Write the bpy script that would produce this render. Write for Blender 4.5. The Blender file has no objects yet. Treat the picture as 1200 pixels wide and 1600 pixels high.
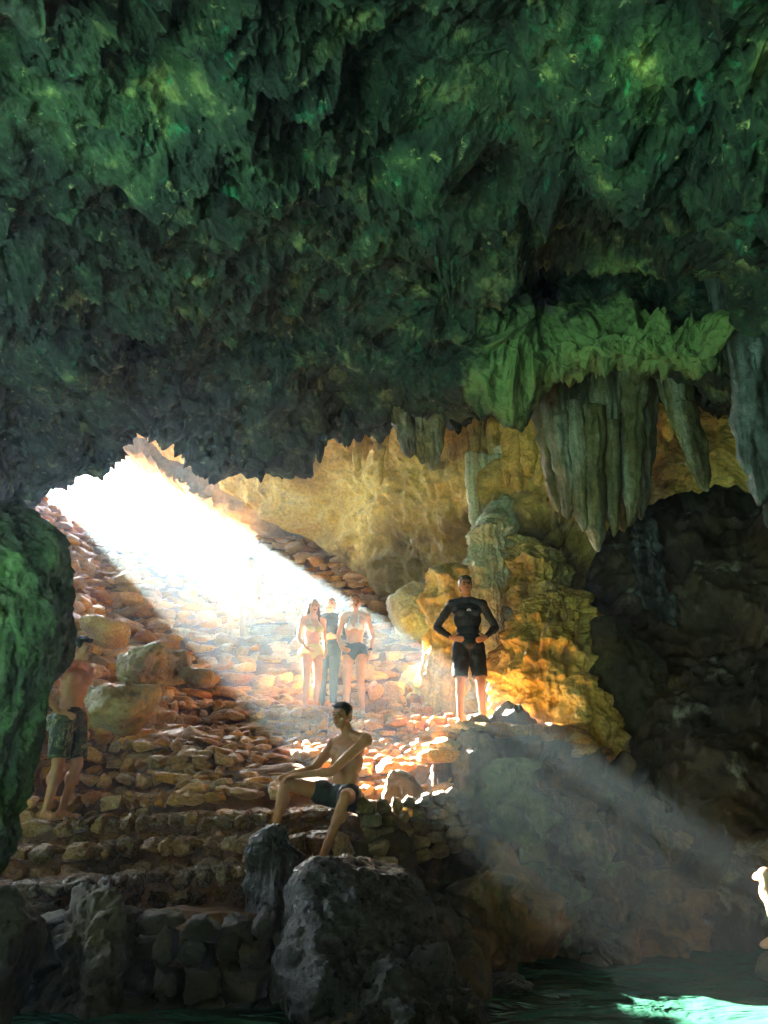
import bpy, bmesh, math, random
import numpy as np
from mathutils import Vector, Matrix

# ------------------------------------------------------------------ camera, world, sun, exposure
S = bpy.context.scene
C = S.collection
R = math.radians
CAMZ, PITCH, FPX = 1.2, R(20.0), 1232.0
cam_d = bpy.data.cameras.new('camera')
cam_d.sensor_fit = 'VERTICAL'; cam_d.sensor_height = 24.0
cam_d.lens = FPX / 1600.0 * 24.0
cam_d.clip_start = 0.05; cam_d.clip_end = 500
cam = bpy.data.objects.new('camera', cam_d); C.objects.link(cam)
cam.location = (0, 0, CAMZ); cam.rotation_euler = (R(90) + PITCH, 0, 0)
S.camera = cam

SUN_DIR = Vector((-.649, .849, .593)).normalized()          # towards the sun
SUN_EL = math.asin(SUN_DIR.z); SUN_AZ = math.atan2(SUN_DIR.x, SUN_DIR.y)
world = bpy.data.worlds.new('World'); S.world = world
world.use_nodes = True
wn = world.node_tree.nodes; wl = world.node_tree.links
sky = wn.new('ShaderNodeTexSky'); sky.sky_type = 'NISHITA'; sky.sun_disc = False
sky.sun_elevation = SUN_EL; sky.sun_rotation = SUN_AZ
sky.air_density = 1.0; sky.dust_density = 1.5; sky.ozone_density = 1.0
wn['Background'].inputs['Strength'].default_value = 0.05
wl.new(sky.outputs[0], wn['Background'].inputs['Color'])
sd = bpy.data.lights.new('sun', 'SUN'); sd.energy = 5.0; sd.angle = R(0.5); sd.color = (1.0, 0.90, 0.73)
sun = bpy.data.objects.new('sun', sd); C.objects.link(sun)
sun.rotation_euler = SUN_DIR.to_track_quat('Z', 'Y').to_euler()
S.view_settings.view_transform = 'Standard'; S.view_settings.look = 'None'
S.view_settings.gamma = 1.0; S.view_settings.use_curve_mapping = False
S.view_settings.exposure = 5.95
S.cycles.max_bounces = 10; S.cycles.diffuse_bounces = 6; S.cycles.volume_bounces = 0
S.cycles.sample_clamp_indirect = 4.0
MOUTH = .02        # how much of the back of the cave stays open
HAZE_DENSITY = 0.0075; HAZE_G = 0.65

# ------------------------------------------------------------------ helpers
_cp, _sp = math.cos(PITCH), math.sin(PITCH)
def P(px, py, Y):
    """World point at forward distance Y that the lens sees at photo pixel px,py."""
    xc = (px - 600.0) / FPX; yc = (800.0 - py) / FPX
    dy = _cp - yc * _sp; dz = _sp + yc * _cp
    return (xc / dy * Y, Y, CAMZ + dz / dy * Y)

_rs = np.random.RandomState(7)
_perm = _rs.permutation(4096).astype(np.int64)
_grad = _rs.normal(size=(4096, 3)); _grad /= np.linalg.norm(_grad, axis=1)[:, None]
_rnd = _rs.rand(4096, 3)
def _hash(ix, iy, iz):
    return _perm[(_perm[(_perm[ix & 4095] + iy) & 4095] + iz) & 4095]
def pnoise(p):
    i = np.floor(p).astype(np.int64); f = p - i
    w = f * f * f * (f * (f * 6 - 15) + 10)
    out = np.zeros(len(p))
    for a in (0, 1):
        for b in (0, 1):
            for c in (0, 1):
                g = _grad[_hash(i[:, 0] + a, i[:, 1] + b, i[:, 2] + c)]
                d = (f - np.array([a, b, c])); v = (g * d).sum(1)
                wt = (w[:, 0] if a else 1 - w[:, 0]) * (w[:, 1] if b else 1 - w[:, 1]) * (w[:, 2] if c else 1 - w[:, 2])
                out += v * wt
    return out * 1.6
def fbm(p, o=4, lac=2.03, gain=.5):
    s = 0; a = 1.0; q = p.copy()
    for k in range(o):
        s = s + a * pnoise(q); a *= gain; q = q * lac + 17.3
    return s
def ridged(p, o=3):
    s = 0; a = 1.0; q = p.copy(); t = 0
    for k in range(o):
        s = s + a * (1 - 2 * np.abs(pnoise(q))); t += a; a *= .5; q = q * 2.07 + 9.1
    return s / t
def worley(p):
    """distance to nearest cell point, to the second, and the random number of the nearest cell"""
    i = np.floor(p).astype(np.int64); f = p - i
    f1 = np.full(len(p), 9.0); f2 = np.full(len(p), 9.0); idr = np.zeros(len(p))
    for a in (-1, 0, 1):
        for b in (-1, 0, 1):
            for c in (-1, 0, 1):
                h = _hash(i[:, 0] + a, i[:, 1] + b, i[:, 2] + c)
                q = _rnd[h] + np.array([a, b, c]) - f
                d = np.sqrt((q * q).sum(1))
                near = d < f1
                f2 = np.where(near, f1, np.minimum(f2, d)); idr = np.where(near, _rnd[(h * 7 + 3) & 4095, 0], idr)
                f1 = np.where(near, d, f1)
    return f1, f2, idr
def warp(p, s, amt, o=2):
    return p + amt * np.stack([fbm(p * s + 3.1, o), fbm(p * s + 51.7, o), fbm(p * s + 97.3, o)], 1)
def sstep(a, b, x):
    t = np.clip((x - a) / (b - a), 0, 1); return t * t * (3 - 2 * t)

def mesh_obj(name, verts, faces, mat, parent=None, smooth=True):
    """verts Nx3 array, faces: int array Mx3 or Mx4, or a list of such arrays"""
    me = bpy.data.meshes.new(name)
    fl = faces if isinstance(faces, list) else [faces]
    fl = [np.asarray(f) for f in fl if len(f)]
    nv = len(verts); loops = np.concatenate([f.ravel() for f in fl]); tot = np.concatenate([np.full(len(f), f.shape[1]) for f in fl])
    me.vertices.add(nv); me.vertices.foreach_set('co', np.asarray(verts, dtype=np.float32).ravel())
    me.loops.add(len(loops)); me.loops.foreach_set('vertex_index', loops.astype(np.int32))
    me.polygons.add(len(tot)); st = np.concatenate([[0], np.cumsum(tot)[:-1]])
    me.polygons.foreach_set('loop_start', st.astype(np.int32)); me.polygons.foreach_set('loop_total', tot.astype(np.int32))
    me.polygons.foreach_set('use_smooth', np.full(len(tot), smooth))
    me.update(calc_edges=True); me.validate()
    me.materials.append(mat)
    o = bpy.data.objects.new(name, me); C.objects.link(o)
    if parent: o.parent = parent
    return o
def tag(o, label, cat, group=None):
    o['label'] = label; o['category'] = cat
    if group: o['group'] = group
    return o
def struct(o, kind='structure'):
    o['kind'] = kind; return o
def empty(name, loc, label, cat, group=None):
    o = bpy.data.objects.new(name, None); C.objects.link(o); o.location = loc
    return tag(o, label, cat, group)

def grid_faces(nr, nc, wrap=False):
    r = np.arange(nr - 1)[:, None]; c = np.arange(nc if wrap else nc - 1)[None, :]
    c2 = (c + 1) % nc
    a = r * nc + c; b = r * nc + c2; d = (r + 1) * nc + c; e = (r + 1) * nc + c2
    return np.stack([a, b, e, d], -1).reshape(-1, 4)
def cr(ctrl, t):
    """Catmull-Rom along axis 0; ctrl (n,...), t in [0,n-1]"""
    n = len(ctrl); i = np.clip(np.floor(t).astype(int), 0, n - 2); f = t - i
    g = lambda k: ctrl[np.clip(k, 0, n - 1)]
    p0, p1, p2, p3 = g(i - 1), g(i), g(i + 1), g(i + 2)
    f = f.reshape((-1,) + (1,) * (ctrl.ndim - 1))
    return .5 * (2 * p1 + (p2 - p0) * f + (2 * p0 - 5 * p1 + 4 * p2 - p3) * f ** 2 + (3 * p1 - p0 - 3 * p2 + p3) * f ** 3)
def patch(ctrl, nr, nc, rdens=None, cdens=None):
    """ctrl (R,C,3) -> smooth grid (nr,nc,3) and unit normals; rdens gives relative rows per control row span"""
    ctrl = np.array(ctrl, dtype=float)
    def param(n, m, dens):
        if dens is None: return np.linspace(0, m - 1, n)
        cum = np.concatenate([[0], np.cumsum(dens)]); cum = cum / cum[-1]
        return np.interp(np.linspace(0, 1, n), cum, np.arange(m))
    tr = param(nr, ctrl.shape[0], rdens); tc = param(nc, ctrl.shape[1], cdens)
    a = cr(ctrl, tr)                                    # nr,C,3
    b = cr(a.transpose(1, 0, 2), tc).transpose(1, 0, 2) # nr,nc,3
    return b
def normals(g, toward=None):
    du = np.gradient(g, axis=1); dv = np.gradient(g, axis=0)
    n = np.cross(du, dv); n /= np.linalg.norm(n, axis=2)[:, :, None] + 1e-9
    if toward is not None:
        s = np.sign(((np.array(toward) - g) * n).sum(2)); s[s == 0] = 1
        n = n * s[:, :, None]
    return n

# ------------------------------------------------------------------ materials
def new_mat(name):
    m = bpy.data.materials.new(name); m.use_nodes = True
    return m, m.node_tree.nodes, m.node_tree.links, m.node_tree.nodes['Principled BSDF']
def noise_node(n, l, co, scale, detail=6, rough=.6, dist=0.0):
    t = n.new('ShaderNodeTexNoise'); t.inputs['Scale'].default_value = scale
    t.inputs['Detail'].default_value = detail; t.inputs['Roughness'].default_value = rough
    t.inputs['Distortion'].default_value = dist
    l.new(co, t.inputs['Vector']); return t
def ramp(n, l, src, stops):
    r = n.new('ShaderNodeValToRGB'); e = r.color_ramp.elements
    while len(e) < len(stops): e.new(.5)
    for k, (p, c) in enumerate(stops):
        e[k].position = p; e[k].color = (c[0], c[1], c[2], 1)
    l.new(src, r.inputs['Fac']); return r
def mixc(n, l, fac, a, b, mode='MIX'):
    m = n.new('ShaderNodeMix'); m.data_type = 'RGBA'; m.blend_type = mode
    for sock, v in ((m.inputs[0], fac), (m.inputs[6], a), (m.inputs[7], b)):
        if isinstance(v, (float, int)): sock.default_value = v
        elif isinstance(v, tuple): sock.default_value = (v[0], v[1], v[2], 1)
        else: l.new(v, sock)
    return m.outputs[2]
def rock_mat(name, cols, scale=1.2, rough=.75, bump=.5, patches=None, streak=None, fine=9.0, spec=.35, stretch=(1, 1, 1), cell=0.0):
    """cols: 4 colour stops of the broad mottling; patches: (colour, amount) second mineral; streak: (colour, amount)"""
    m, n, l, b = new_mat(name)
    tc = n.new('ShaderNodeNewGeometry').outputs['Position']
    mp = n.new('ShaderNodeMapping'); mp.inputs['Scale'].default_value = stretch
    l.new(tc, mp.inputs['Vector']); co = mp.outputs[0]
    big = noise_node(n, l, co, scale, 8, .62, .4)
    k = len(cols)
    base = ramp(n, l, big.outputs['Fac'], [(.3 + .42 * i / (k - 1), c) for i, c in enumerate(cols)]).outputs[0]
    if patches:
        for q, (pc, amt) in enumerate(patches):
            t = noise_node(n, l, co, scale * (2.3 + 1.7 * q) + q, 7, .68, .6)
            f = ramp(n, l, t.outputs['Fac'], [(.62 - amt, (0, 0, 0)), (.74 - amt * .8, (1, 1, 1))]).outputs[0]
            base = mixc(n, l, f, base, pc)
    if streak:
        mp2 = n.new('ShaderNodeMapping'); mp2.inputs['Scale'].default_value = (6, 6, .5); l.new(tc, mp2.inputs['Vector'])
        t = noise_node(n, l, mp2.outputs[0], 1.0, 5, .6, .3)
        f = ramp(n, l, t.outputs['Fac'], [(.5, (0, 0, 0)), (.62, (streak[1],) * 3)]).outputs[0]
        base = mixc(n, l, f, base, streak[0])
    sm = noise_node(n, l, tc, fine * 3, 8, .7)
    sp = ramp(n, l, sm.outputs['Fac'], [(.3, (.55, .55, .55)), (.7, (1.25, 1.25, 1.25))]).outputs[0]
    base = mixc(n, l, 1.0, base, sp, 'MULTIPLY')
    l.new(base, b.inputs['Base Color'])
    rr = ramp(n, l, sm.outputs['Fac'], [(.3, (rough - .15,) * 3), (.7, (min(1, rough + .15),) * 3)]).outputs[0]
    l.new(rr, b.inputs['Roughness'])
    b.inputs['Specular IOR Level'].default_value = spec
    h = noise_node(n, l, tc, fine, 10, .66, .3)
    hh = h.outputs['Fac']
    if cell > 0:
        v = n.new('ShaderNodeTexVoronoi'); v.feature = 'F1'; v.inputs['Scale'].default_value = fine * .9
        wv = noise_node(n, l, tc, fine * .5, 3, .5)
        ad = n.new('ShaderNodeVectorMath'); ad.operation = 'MULTIPLY_ADD'
        l.new(wv.outputs['Color'], ad.inputs[0]); ad.inputs[1].default_value = (.35, .35, .35); l.new(tc, ad.inputs[2])
        l.new(ad.outputs[0], v.inputs['Vector'])
        mm = n.new('ShaderNodeMath'); mm.operation = 'MULTIPLY_ADD'
        l.new(v.outputs['Distance'], mm.inputs[0]); mm.inputs[1].default_value = cell; l.new(hh, mm.inputs[2]); hh = mm.outputs[0]
    bp = n.new('ShaderNodeBump'); bp.inputs['Strength'].default_value = min(1, bump); bp.inputs['Distance'].default_value = .06
    l.new(hh, bp.inputs['Height']); l.new(bp.outputs[0], b.inputs['Normal'])
    return m
def per_stone(m, lo=.6, hi=1.3, hue=.012):
    n, l = m.node_tree.nodes, m.node_tree.links; b = n['Principled BSDF']
    src = b.inputs['Base Color'].links[0].from_socket
    g = n.new('ShaderNodeNewGeometry'); mr = n.new('ShaderNodeMapRange'); l.new(g.outputs['Random Per Island'], mr.inputs[0])
    mr.inputs[3].default_value = lo; mr.inputs[4].default_value = hi
    mu = n.new('ShaderNodeMath'); mu.operation = 'MULTIPLY'; mu.inputs[1].default_value = 7.31; l.new(g.outputs['Random Per Island'], mu.inputs[0])
    fr = n.new('ShaderNodeMath'); fr.operation = 'FRACT'; l.new(mu.outputs[0], fr.inputs[0])
    mh = n.new('ShaderNodeMapRange'); l.new(fr.outputs[0], mh.inputs[0]); mh.inputs[3].default_value = .5 - hue; mh.inputs[4].default_value = .5 + hue
    ms = n.new('ShaderNodeMapRange'); l.new(fr.outputs[0], ms.inputs[0]); ms.inputs[3].default_value = 1.1; ms.inputs[4].default_value = .75
    hs = n.new('ShaderNodeHueSaturation'); l.new(src, hs.inputs['Color']); l.new(mr.outputs[0], hs.inputs['Value']); l.new(mh.outputs[0], hs.inputs['Hue']); l.new(ms.outputs[0], hs.inputs['Saturation'])
    l.new(hs.outputs[0], b.inputs['Base Color'])
    return m
def plain_mat(name, col, rough=.6, spec=.4, var=.12, scale=30, sheen=0):
    m, n, l, b = new_mat(name)
    tc = n.new('ShaderNodeTexCoord').outputs['Object']
    t = noise_node(n, l, tc, scale, 5, .6)
    c0 = tuple(v * (1 - var) for v in col); c1 = tuple(min(1, v * (1 + var)) for v in col)
    l.new(ramp(n, l, t.outputs['Fac'], [(.3, c0), (.7, c1)]).outputs[0], b.inputs['Base Color'])
    b.inputs['Roughness'].default_value = rough; b.inputs['Specular IOR Level'].default_value = spec
    bp = n.new('ShaderNodeBump'); bp.inputs['Strength'].default_value = .2; bp.inputs['Distance'].default_value = .003
    l.new(t.outputs['Fac'], bp.inputs['Height']); l.new(bp.outputs[0], b.inputs['Normal'])
    return m

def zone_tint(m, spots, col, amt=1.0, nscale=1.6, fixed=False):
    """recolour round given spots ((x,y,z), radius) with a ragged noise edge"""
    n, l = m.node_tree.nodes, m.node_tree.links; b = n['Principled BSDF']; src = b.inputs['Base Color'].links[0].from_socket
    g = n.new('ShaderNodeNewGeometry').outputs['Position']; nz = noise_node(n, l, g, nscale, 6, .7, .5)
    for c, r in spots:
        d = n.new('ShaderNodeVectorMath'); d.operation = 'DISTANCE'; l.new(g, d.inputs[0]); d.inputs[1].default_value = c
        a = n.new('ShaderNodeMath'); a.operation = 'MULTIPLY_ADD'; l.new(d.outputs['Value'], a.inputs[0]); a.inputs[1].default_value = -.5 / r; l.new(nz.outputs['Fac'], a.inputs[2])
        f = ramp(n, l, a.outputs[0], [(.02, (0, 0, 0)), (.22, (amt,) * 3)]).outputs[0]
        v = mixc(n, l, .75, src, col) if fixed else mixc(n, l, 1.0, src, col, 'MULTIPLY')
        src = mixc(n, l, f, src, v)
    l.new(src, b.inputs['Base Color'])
def recess_shade(m, col, nx, nz_, off, width=.5):
    """paints recess shade: darkens the colour below an inclined, ragged boundary"""
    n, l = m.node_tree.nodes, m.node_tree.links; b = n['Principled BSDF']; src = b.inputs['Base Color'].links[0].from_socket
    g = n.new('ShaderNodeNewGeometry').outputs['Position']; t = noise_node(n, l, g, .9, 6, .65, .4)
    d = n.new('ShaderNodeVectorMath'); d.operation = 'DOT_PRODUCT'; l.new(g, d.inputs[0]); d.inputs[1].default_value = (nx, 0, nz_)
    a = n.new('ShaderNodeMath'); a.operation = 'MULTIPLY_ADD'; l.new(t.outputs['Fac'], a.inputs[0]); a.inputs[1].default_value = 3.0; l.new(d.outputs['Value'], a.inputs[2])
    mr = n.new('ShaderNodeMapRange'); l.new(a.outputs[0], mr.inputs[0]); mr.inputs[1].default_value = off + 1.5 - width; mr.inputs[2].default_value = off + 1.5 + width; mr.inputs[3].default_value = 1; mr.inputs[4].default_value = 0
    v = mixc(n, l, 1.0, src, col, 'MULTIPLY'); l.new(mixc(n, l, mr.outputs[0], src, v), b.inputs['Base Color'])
M = {}
M['ceiling'] = rock_mat('mossy_ceiling_rock', [(.002, .005, .005), (.004, .014, .012), (.022, .046, .026), (.22, .25, .11)], 2.4, .7, 1.0,
                        patches=[((.015, .15, .09), .03), ((.34, .36, .18), .01)], fine=7, cell=1.1)
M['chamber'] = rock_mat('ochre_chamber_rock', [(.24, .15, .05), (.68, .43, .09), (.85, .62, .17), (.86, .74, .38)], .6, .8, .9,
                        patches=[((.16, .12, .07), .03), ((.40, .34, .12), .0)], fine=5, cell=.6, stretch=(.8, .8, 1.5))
recess_shade(M['chamber'], (.30, .29, .26), .3, 1.0, 5.75)  # shade of the lower recess painted into the wall colour
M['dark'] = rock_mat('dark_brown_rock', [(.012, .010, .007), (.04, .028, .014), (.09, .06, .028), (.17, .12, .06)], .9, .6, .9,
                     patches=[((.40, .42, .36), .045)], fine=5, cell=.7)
M['cliff'] = rock_mat('streaked_cliff_rock', [(.03, .025, .015), (.12, .08, .04), (.24, .16, .07), (.42, .32, .15)], 1.5, .65, .9,
                      patches=[((.14, .16, .06), .04), ((.30, .16, .07), 0)], streak=((.05, .055, .03), .8), fine=5, cell=.5)
M['shell'] = rock_mat('pale_cave_wall_rock', [(.20, .14, .08), (.36, .26, .15), (.48, .36, .22)], .5, .8, .7, fine=4)
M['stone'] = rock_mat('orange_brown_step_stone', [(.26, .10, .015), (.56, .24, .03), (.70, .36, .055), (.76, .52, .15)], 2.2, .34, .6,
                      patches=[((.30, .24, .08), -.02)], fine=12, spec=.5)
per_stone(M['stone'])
M['stonemid'] = per_stone(rock_mat('shaded_damp_step_stone', [(.13, .055, .012), (.28, .13, .02), (.38, .20, .04), (.46, .31, .10)], 2.2, .30, .6, patches=[((.30, .24, .08), -.02)], fine=12, spec=.6))  # darkened copy of the step stone: shade of the low steps, plus damp gloss
M['stonedark'] = per_stone(rock_mat('shaded_wet_step_stone', [(.06, .03, .010), (.13, .07, .018), (.20, .12, .035), (.28, .20, .08)], 2.2, .26, .6, fine=12, spec=.6))  # darker copy again: shade of the lowest steps in its colour, wet gloss
M['ground'] = rock_mat('trodden_rubble', [(.10, .05, .025), (.24, .12, .05), (.34, .19, .09)], 3, .5, .8, fine=14, spec=.5)
M['boulder'] = rock_mat('yellowish_boulder_rock', [(.10, .07, .03), (.32, .20, .07), (.42, .34, .12), (.5, .42, .25)], 1.8, .38, .7, fine=8, spec=.6)
M['greenrock'] = rock_mat('algae_green_rock', [(.02, .035, .015), (.045, .10, .035), (.09, .18, .06), (.16, .24, .10)], 1.6, .75, .9, fine=9,
                          stretch=(1.6, 1.6, .6), cell=.3)
M['wetdark'] = rock_mat('wet_dark_rock', [(.005, .005, .004), (.010, .010, .007), (.019, .018, .012), (.055, .052, .036)], 1.5, .32, .9, fine=7, spec=.6, cell=.4)
M['mossrock'] = rock_mat('mossy_grey_rock', [(.03, .035, .018), (.09, .10, .05), (.18, .20, .09), (.28, .29, .12)], 1.8, .6, .8, fine=9, stretch=(1.6, 1.6, .5), cell=.3)
M['tanrock'] = rock_mat('tan_rock', [(.14, .09, .04), (.32, .23, .09), (.42, .31, .12)], 1.6, .6, .6, fine=6)
M['mudrock'] = rock_mat('dark_olive_rock', [(.012, .010, .006), (.032, .026, .012), (.065, .055, .022), (.13, .12, .05)], 1.8, .6, .8, fine=8, cell=.3)
M['flow'] = rock_mat('orange_flowstone', [(.30, .16, .04), (.64, .42, .08), (.80, .62, .20), (.60, .62, .30)], 1.5, .55, .6,
                     patches=[((.46, .52, .42), -.01)], streak=((.34, .26, .06), .75), fine=8, stretch=(1.3, 1.3, .5), spec=.5)
M['pale'] = rock_mat('pale_green_flowstone', [(.26, .27, .14), (.50, .54, .32), (.64, .70, .48), (.72, .56, .28)], 1.4, .55, .6,
                     patches=[((.30, .42, .36), .0)], streak=((.52, .40, .18), .6), fine=8, stretch=(1.3, 1.3, .4), spec=.5)
M['drape'] = rock_mat('grey_green_drapery', [(.035, .03, .014), (.10, .085, .035), (.19, .165, .07), (.46, .45, .30)], 1.6, .6, .6,
                      streak=((.36, .40, .34), .55), fine=10, stretch=(2.2, 2.2, .35))
M['darkdrape'] = rock_mat('dark_veined_drapery', [(.006, .006, .005), (.012, .012, .010), (.025, .025, .02), (.22, .27, .29)], 1.3, .5, .7,
                          streak=((.22, .27, .29), .5), fine=8, stretch=(2.4, 2.4, .35))

# ------------------------------------------------------------------ the lie of the land
STEPS = [(5.95 + .5 * k, .57 + .19 * k) for k in range(10)] + [(10.45 + .291 * k, 2.28 + .2 * k) for k in range(1, 28)]
SY = np.array([s[0] for s in STEPS]); SZ = np.array([s[1] for s in STEPS])
def step_front(k, X): return SY[k] + .12 * X + .13 * np.sin(X * 1.3 + k * 2.1) + .07 * np.sin(X * 3.7 + k) + .04 * np.sin(X * 8.3 + k * 3)
def edge_y(X):                       # front rim of the land above the water
    return np.interp(X, [-9, -.9, -.35, .35, .8, 1.2, 2.0, 3.2, 4.2], [5.9, 5.95, 6.75, 7.55, 7.8, 8.2, 8.45, 8.8, 9.4])
def bank(X, Y):
    g = np.interp(Y, [6, 9, 12, 17, 23], [3.4, 2.9, 4.0, 6.9, 8.0])
    b = np.maximum(0, -X - g) * .62
    b = 2.6 * np.tanh(b / 2.6)
    r = np.maximum(0, X - np.interp(Y, [9, 11, 13, 17], [2.8, 1.3, .7, -1.2])) * .7 * sstep(9.8, 11.2, Y)
    return b + r
def rampw(X, Y):                     # steps shaped into a ramp here to catch the low sun
    return sstep(-2.6, -1.6, X) * sstep(1.6, .9, X) * sstep(7.4, 8.0, Y) * sstep(10.9, 10.1, Y)
def H(X, Y, smooth=False):
    X = np.asarray(X, float); Y = np.asarray(Y, float)
    z = np.full(np.broadcast(X, Y).shape, .45 - .0)
    if smooth:
        z = np.interp(Y - .12 * X, SY + .2, SZ)
    else:
        for k in range(len(STEPS)):
            z = np.where(Y > step_front(k, X), SZ[k], z)
    wz = rampw(X, Y) * .8; z = z * (1 - wz) + np.interp(Y - .12 * X, SY, SZ) * wz
    z = z + .04 * X
    plat = 1.93 + .03 * (Y - 9) - .7 * sstep(1.9, 2.7, X)                           # the level shelf under the standing man
    wp = sstep(.35, .7, X) * (Y < 10.6)
    z = z * (1 - wp) + plat * wp
    return z + bank(X, Y) - np.maximum(0, Y - 16.9) * .6

def build_ground():
    xs = np.arange(-21, 9, .055); ys = np.concatenate([np.arange(5.7, 12, .045), np.arange(12, 27, .09)])
    Xg, Yg = np.meshgrid(xs, ys)
    Z = H(Xg, Yg) - .05
    p = np.stack([Xg, Yg, Z], -1).reshape(-1, 3)
    Z = Z.ravel() + .035 * fbm(p * 3.0, 4) + .05 * fbm(p * .9, 2)
    drop = p[:, 1] < edge_y(p[:, 0]) + .4 * sstep(.1, .7, p[:, 0]) + .06 * pnoise(p * 2)
    Z = np.where(drop, -1.2, Z)
    p[:, 2] = Z
    struct(mesh_obj('ground', p, grid_faces(len(ys), len(xs)), M['ground']))
build_ground()

# ------------------------------------------------------------------ cave shell: far wall with the entrance hole, roof and sides
def build_shell():
    hole = [(20, 850), (22, 790), (40, 735), (84, 692), (110, 668), (140, 672), (170, 690), (200, 708), (250, 738), (300, 769), (350, 800), (400, 830), (470, 878), (500, 930), (480, 990), (380, 1040),
            (250, 1060), (120, 1030), (70, 930)]
    hp = np.array([P(a, b, 17.0) for a, b in hole]); c = np.array(P(235, 850, 17.0))
    ang = np.arctan2(hp[:, 2] - c[2], hp[:, 0] - c[0]); rad = np.hypot(hp[:, 2] - c[2], hp[:, 0] - c[0])
    o = np.argsort(ang); ang = ang[o]; rad = rad[o]
    NA = 420; a = np.linspace(-math.pi, math.pi, NA, endpoint=False)
    hr = np.interp(a, ang, rad, period=2 * math.pi)
    ca0, sa0 = np.cos(a), np.sin(a); q = np.stack([np.cos(a) * 3, np.sin(a) * 3, np.zeros(NA)], 1)
    hr = hr + .13 * fbm(q * 2.5, 4) + np.where((ca0 < .3) | (sa0 < 0), .16, .05) * fbm(q * 7 + 4, 3)
    # rim of the chamber cross-section: a rounded box
    xl, xr, zt, zb = -19.0, 12.5, 14.5, -1.3
    ca, sa = np.cos(a), np.sin(a)
    tx = np.where(ca > 0, (xr - c[0]) / np.maximum(ca, 1e-6), (xl - c[0]) / np.minimum(ca, -1e-6))
    tz = np.where(sa > 0, (zt - c[2]) / np.maximum(sa, 1e-6), (zb - c[2]) / np.minimum(sa, -1e-6))
    rr = (tx ** -4.0 + tz ** -4.0) ** -.25
    rows = []
    for d in (1.2, .8, .4, .2):                                        # lip of the hole runs outward
        rows.append(np.stack([c[0] + ca * hr * (1 + .03 * d), np.full(NA, 17.0 + d), c[2] + sa * hr * (1 + .03 * d)], 1))
    for s in np.linspace(0, 1, 70) ** 1.5:
        rad_ = hr + (rr - hr) * s
        rows.append(np.stack([c[0] + ca * rad_, 17.0 - 1.2 * s ** 2 + 0 * a, c[2] + sa * rad_], 1))
    for y in np.linspace(15.5, -7.5, 80):
        t = (15.8 - y) / 23.3
        top = 1 - .42 * t
        z = c[2] + sa * rr
        z = np.where(z > 2, 2 + (z - 2) * top, z)
        rows.append(np.stack([c[0] + ca * rr * (1 - .04 * t), np.full(NA, y), z], 1))
    last = rows[-1]; cc = np.array([0, -8.5, 1.0])
    for f in np.linspace(.06, 1 - MOUTH, 26): rows.append(last + (cc - last) * f)
    g = np.array(rows); n = normals(g, (-3, 8, 3))
    p = g.reshape(-1, 3); nn = n.reshape(-1, 3)
    amp = np.ones(len(rows)); amp[:6] = .25; amp = np.repeat(amp, NA)
    d = .35 * fbm(p * .5, 5) + .18 * ridged(warp(p, .8, .3) * 1.1, 4) 
    p = p + nn * (d * amp)[:, None]
    fc = grid_faces(len(rows), NA, True)
    # added unseen opening, upper left: sun on the water below bounces to the ceiling
    ctr = p[fc].mean(1); lx = ctr[:, 0] + 1.094 * ctr[:, 2]; ly = ctr[:, 1] - 1.432 * ctr[:, 2]
    fill_hole = (ctr[:, 2] > 4) & (((lx + 5.8) / 4.3) ** 4 + ((ly + 1.9) / 4.0) ** 4 < 1)
    # unseen back of the cave, closed to a low mouth against light from behind
    fc = fc[~fill_hole]
    struct(mesh_obj('cave_wall', p, fc, M['shell']))
build_shell()

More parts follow.
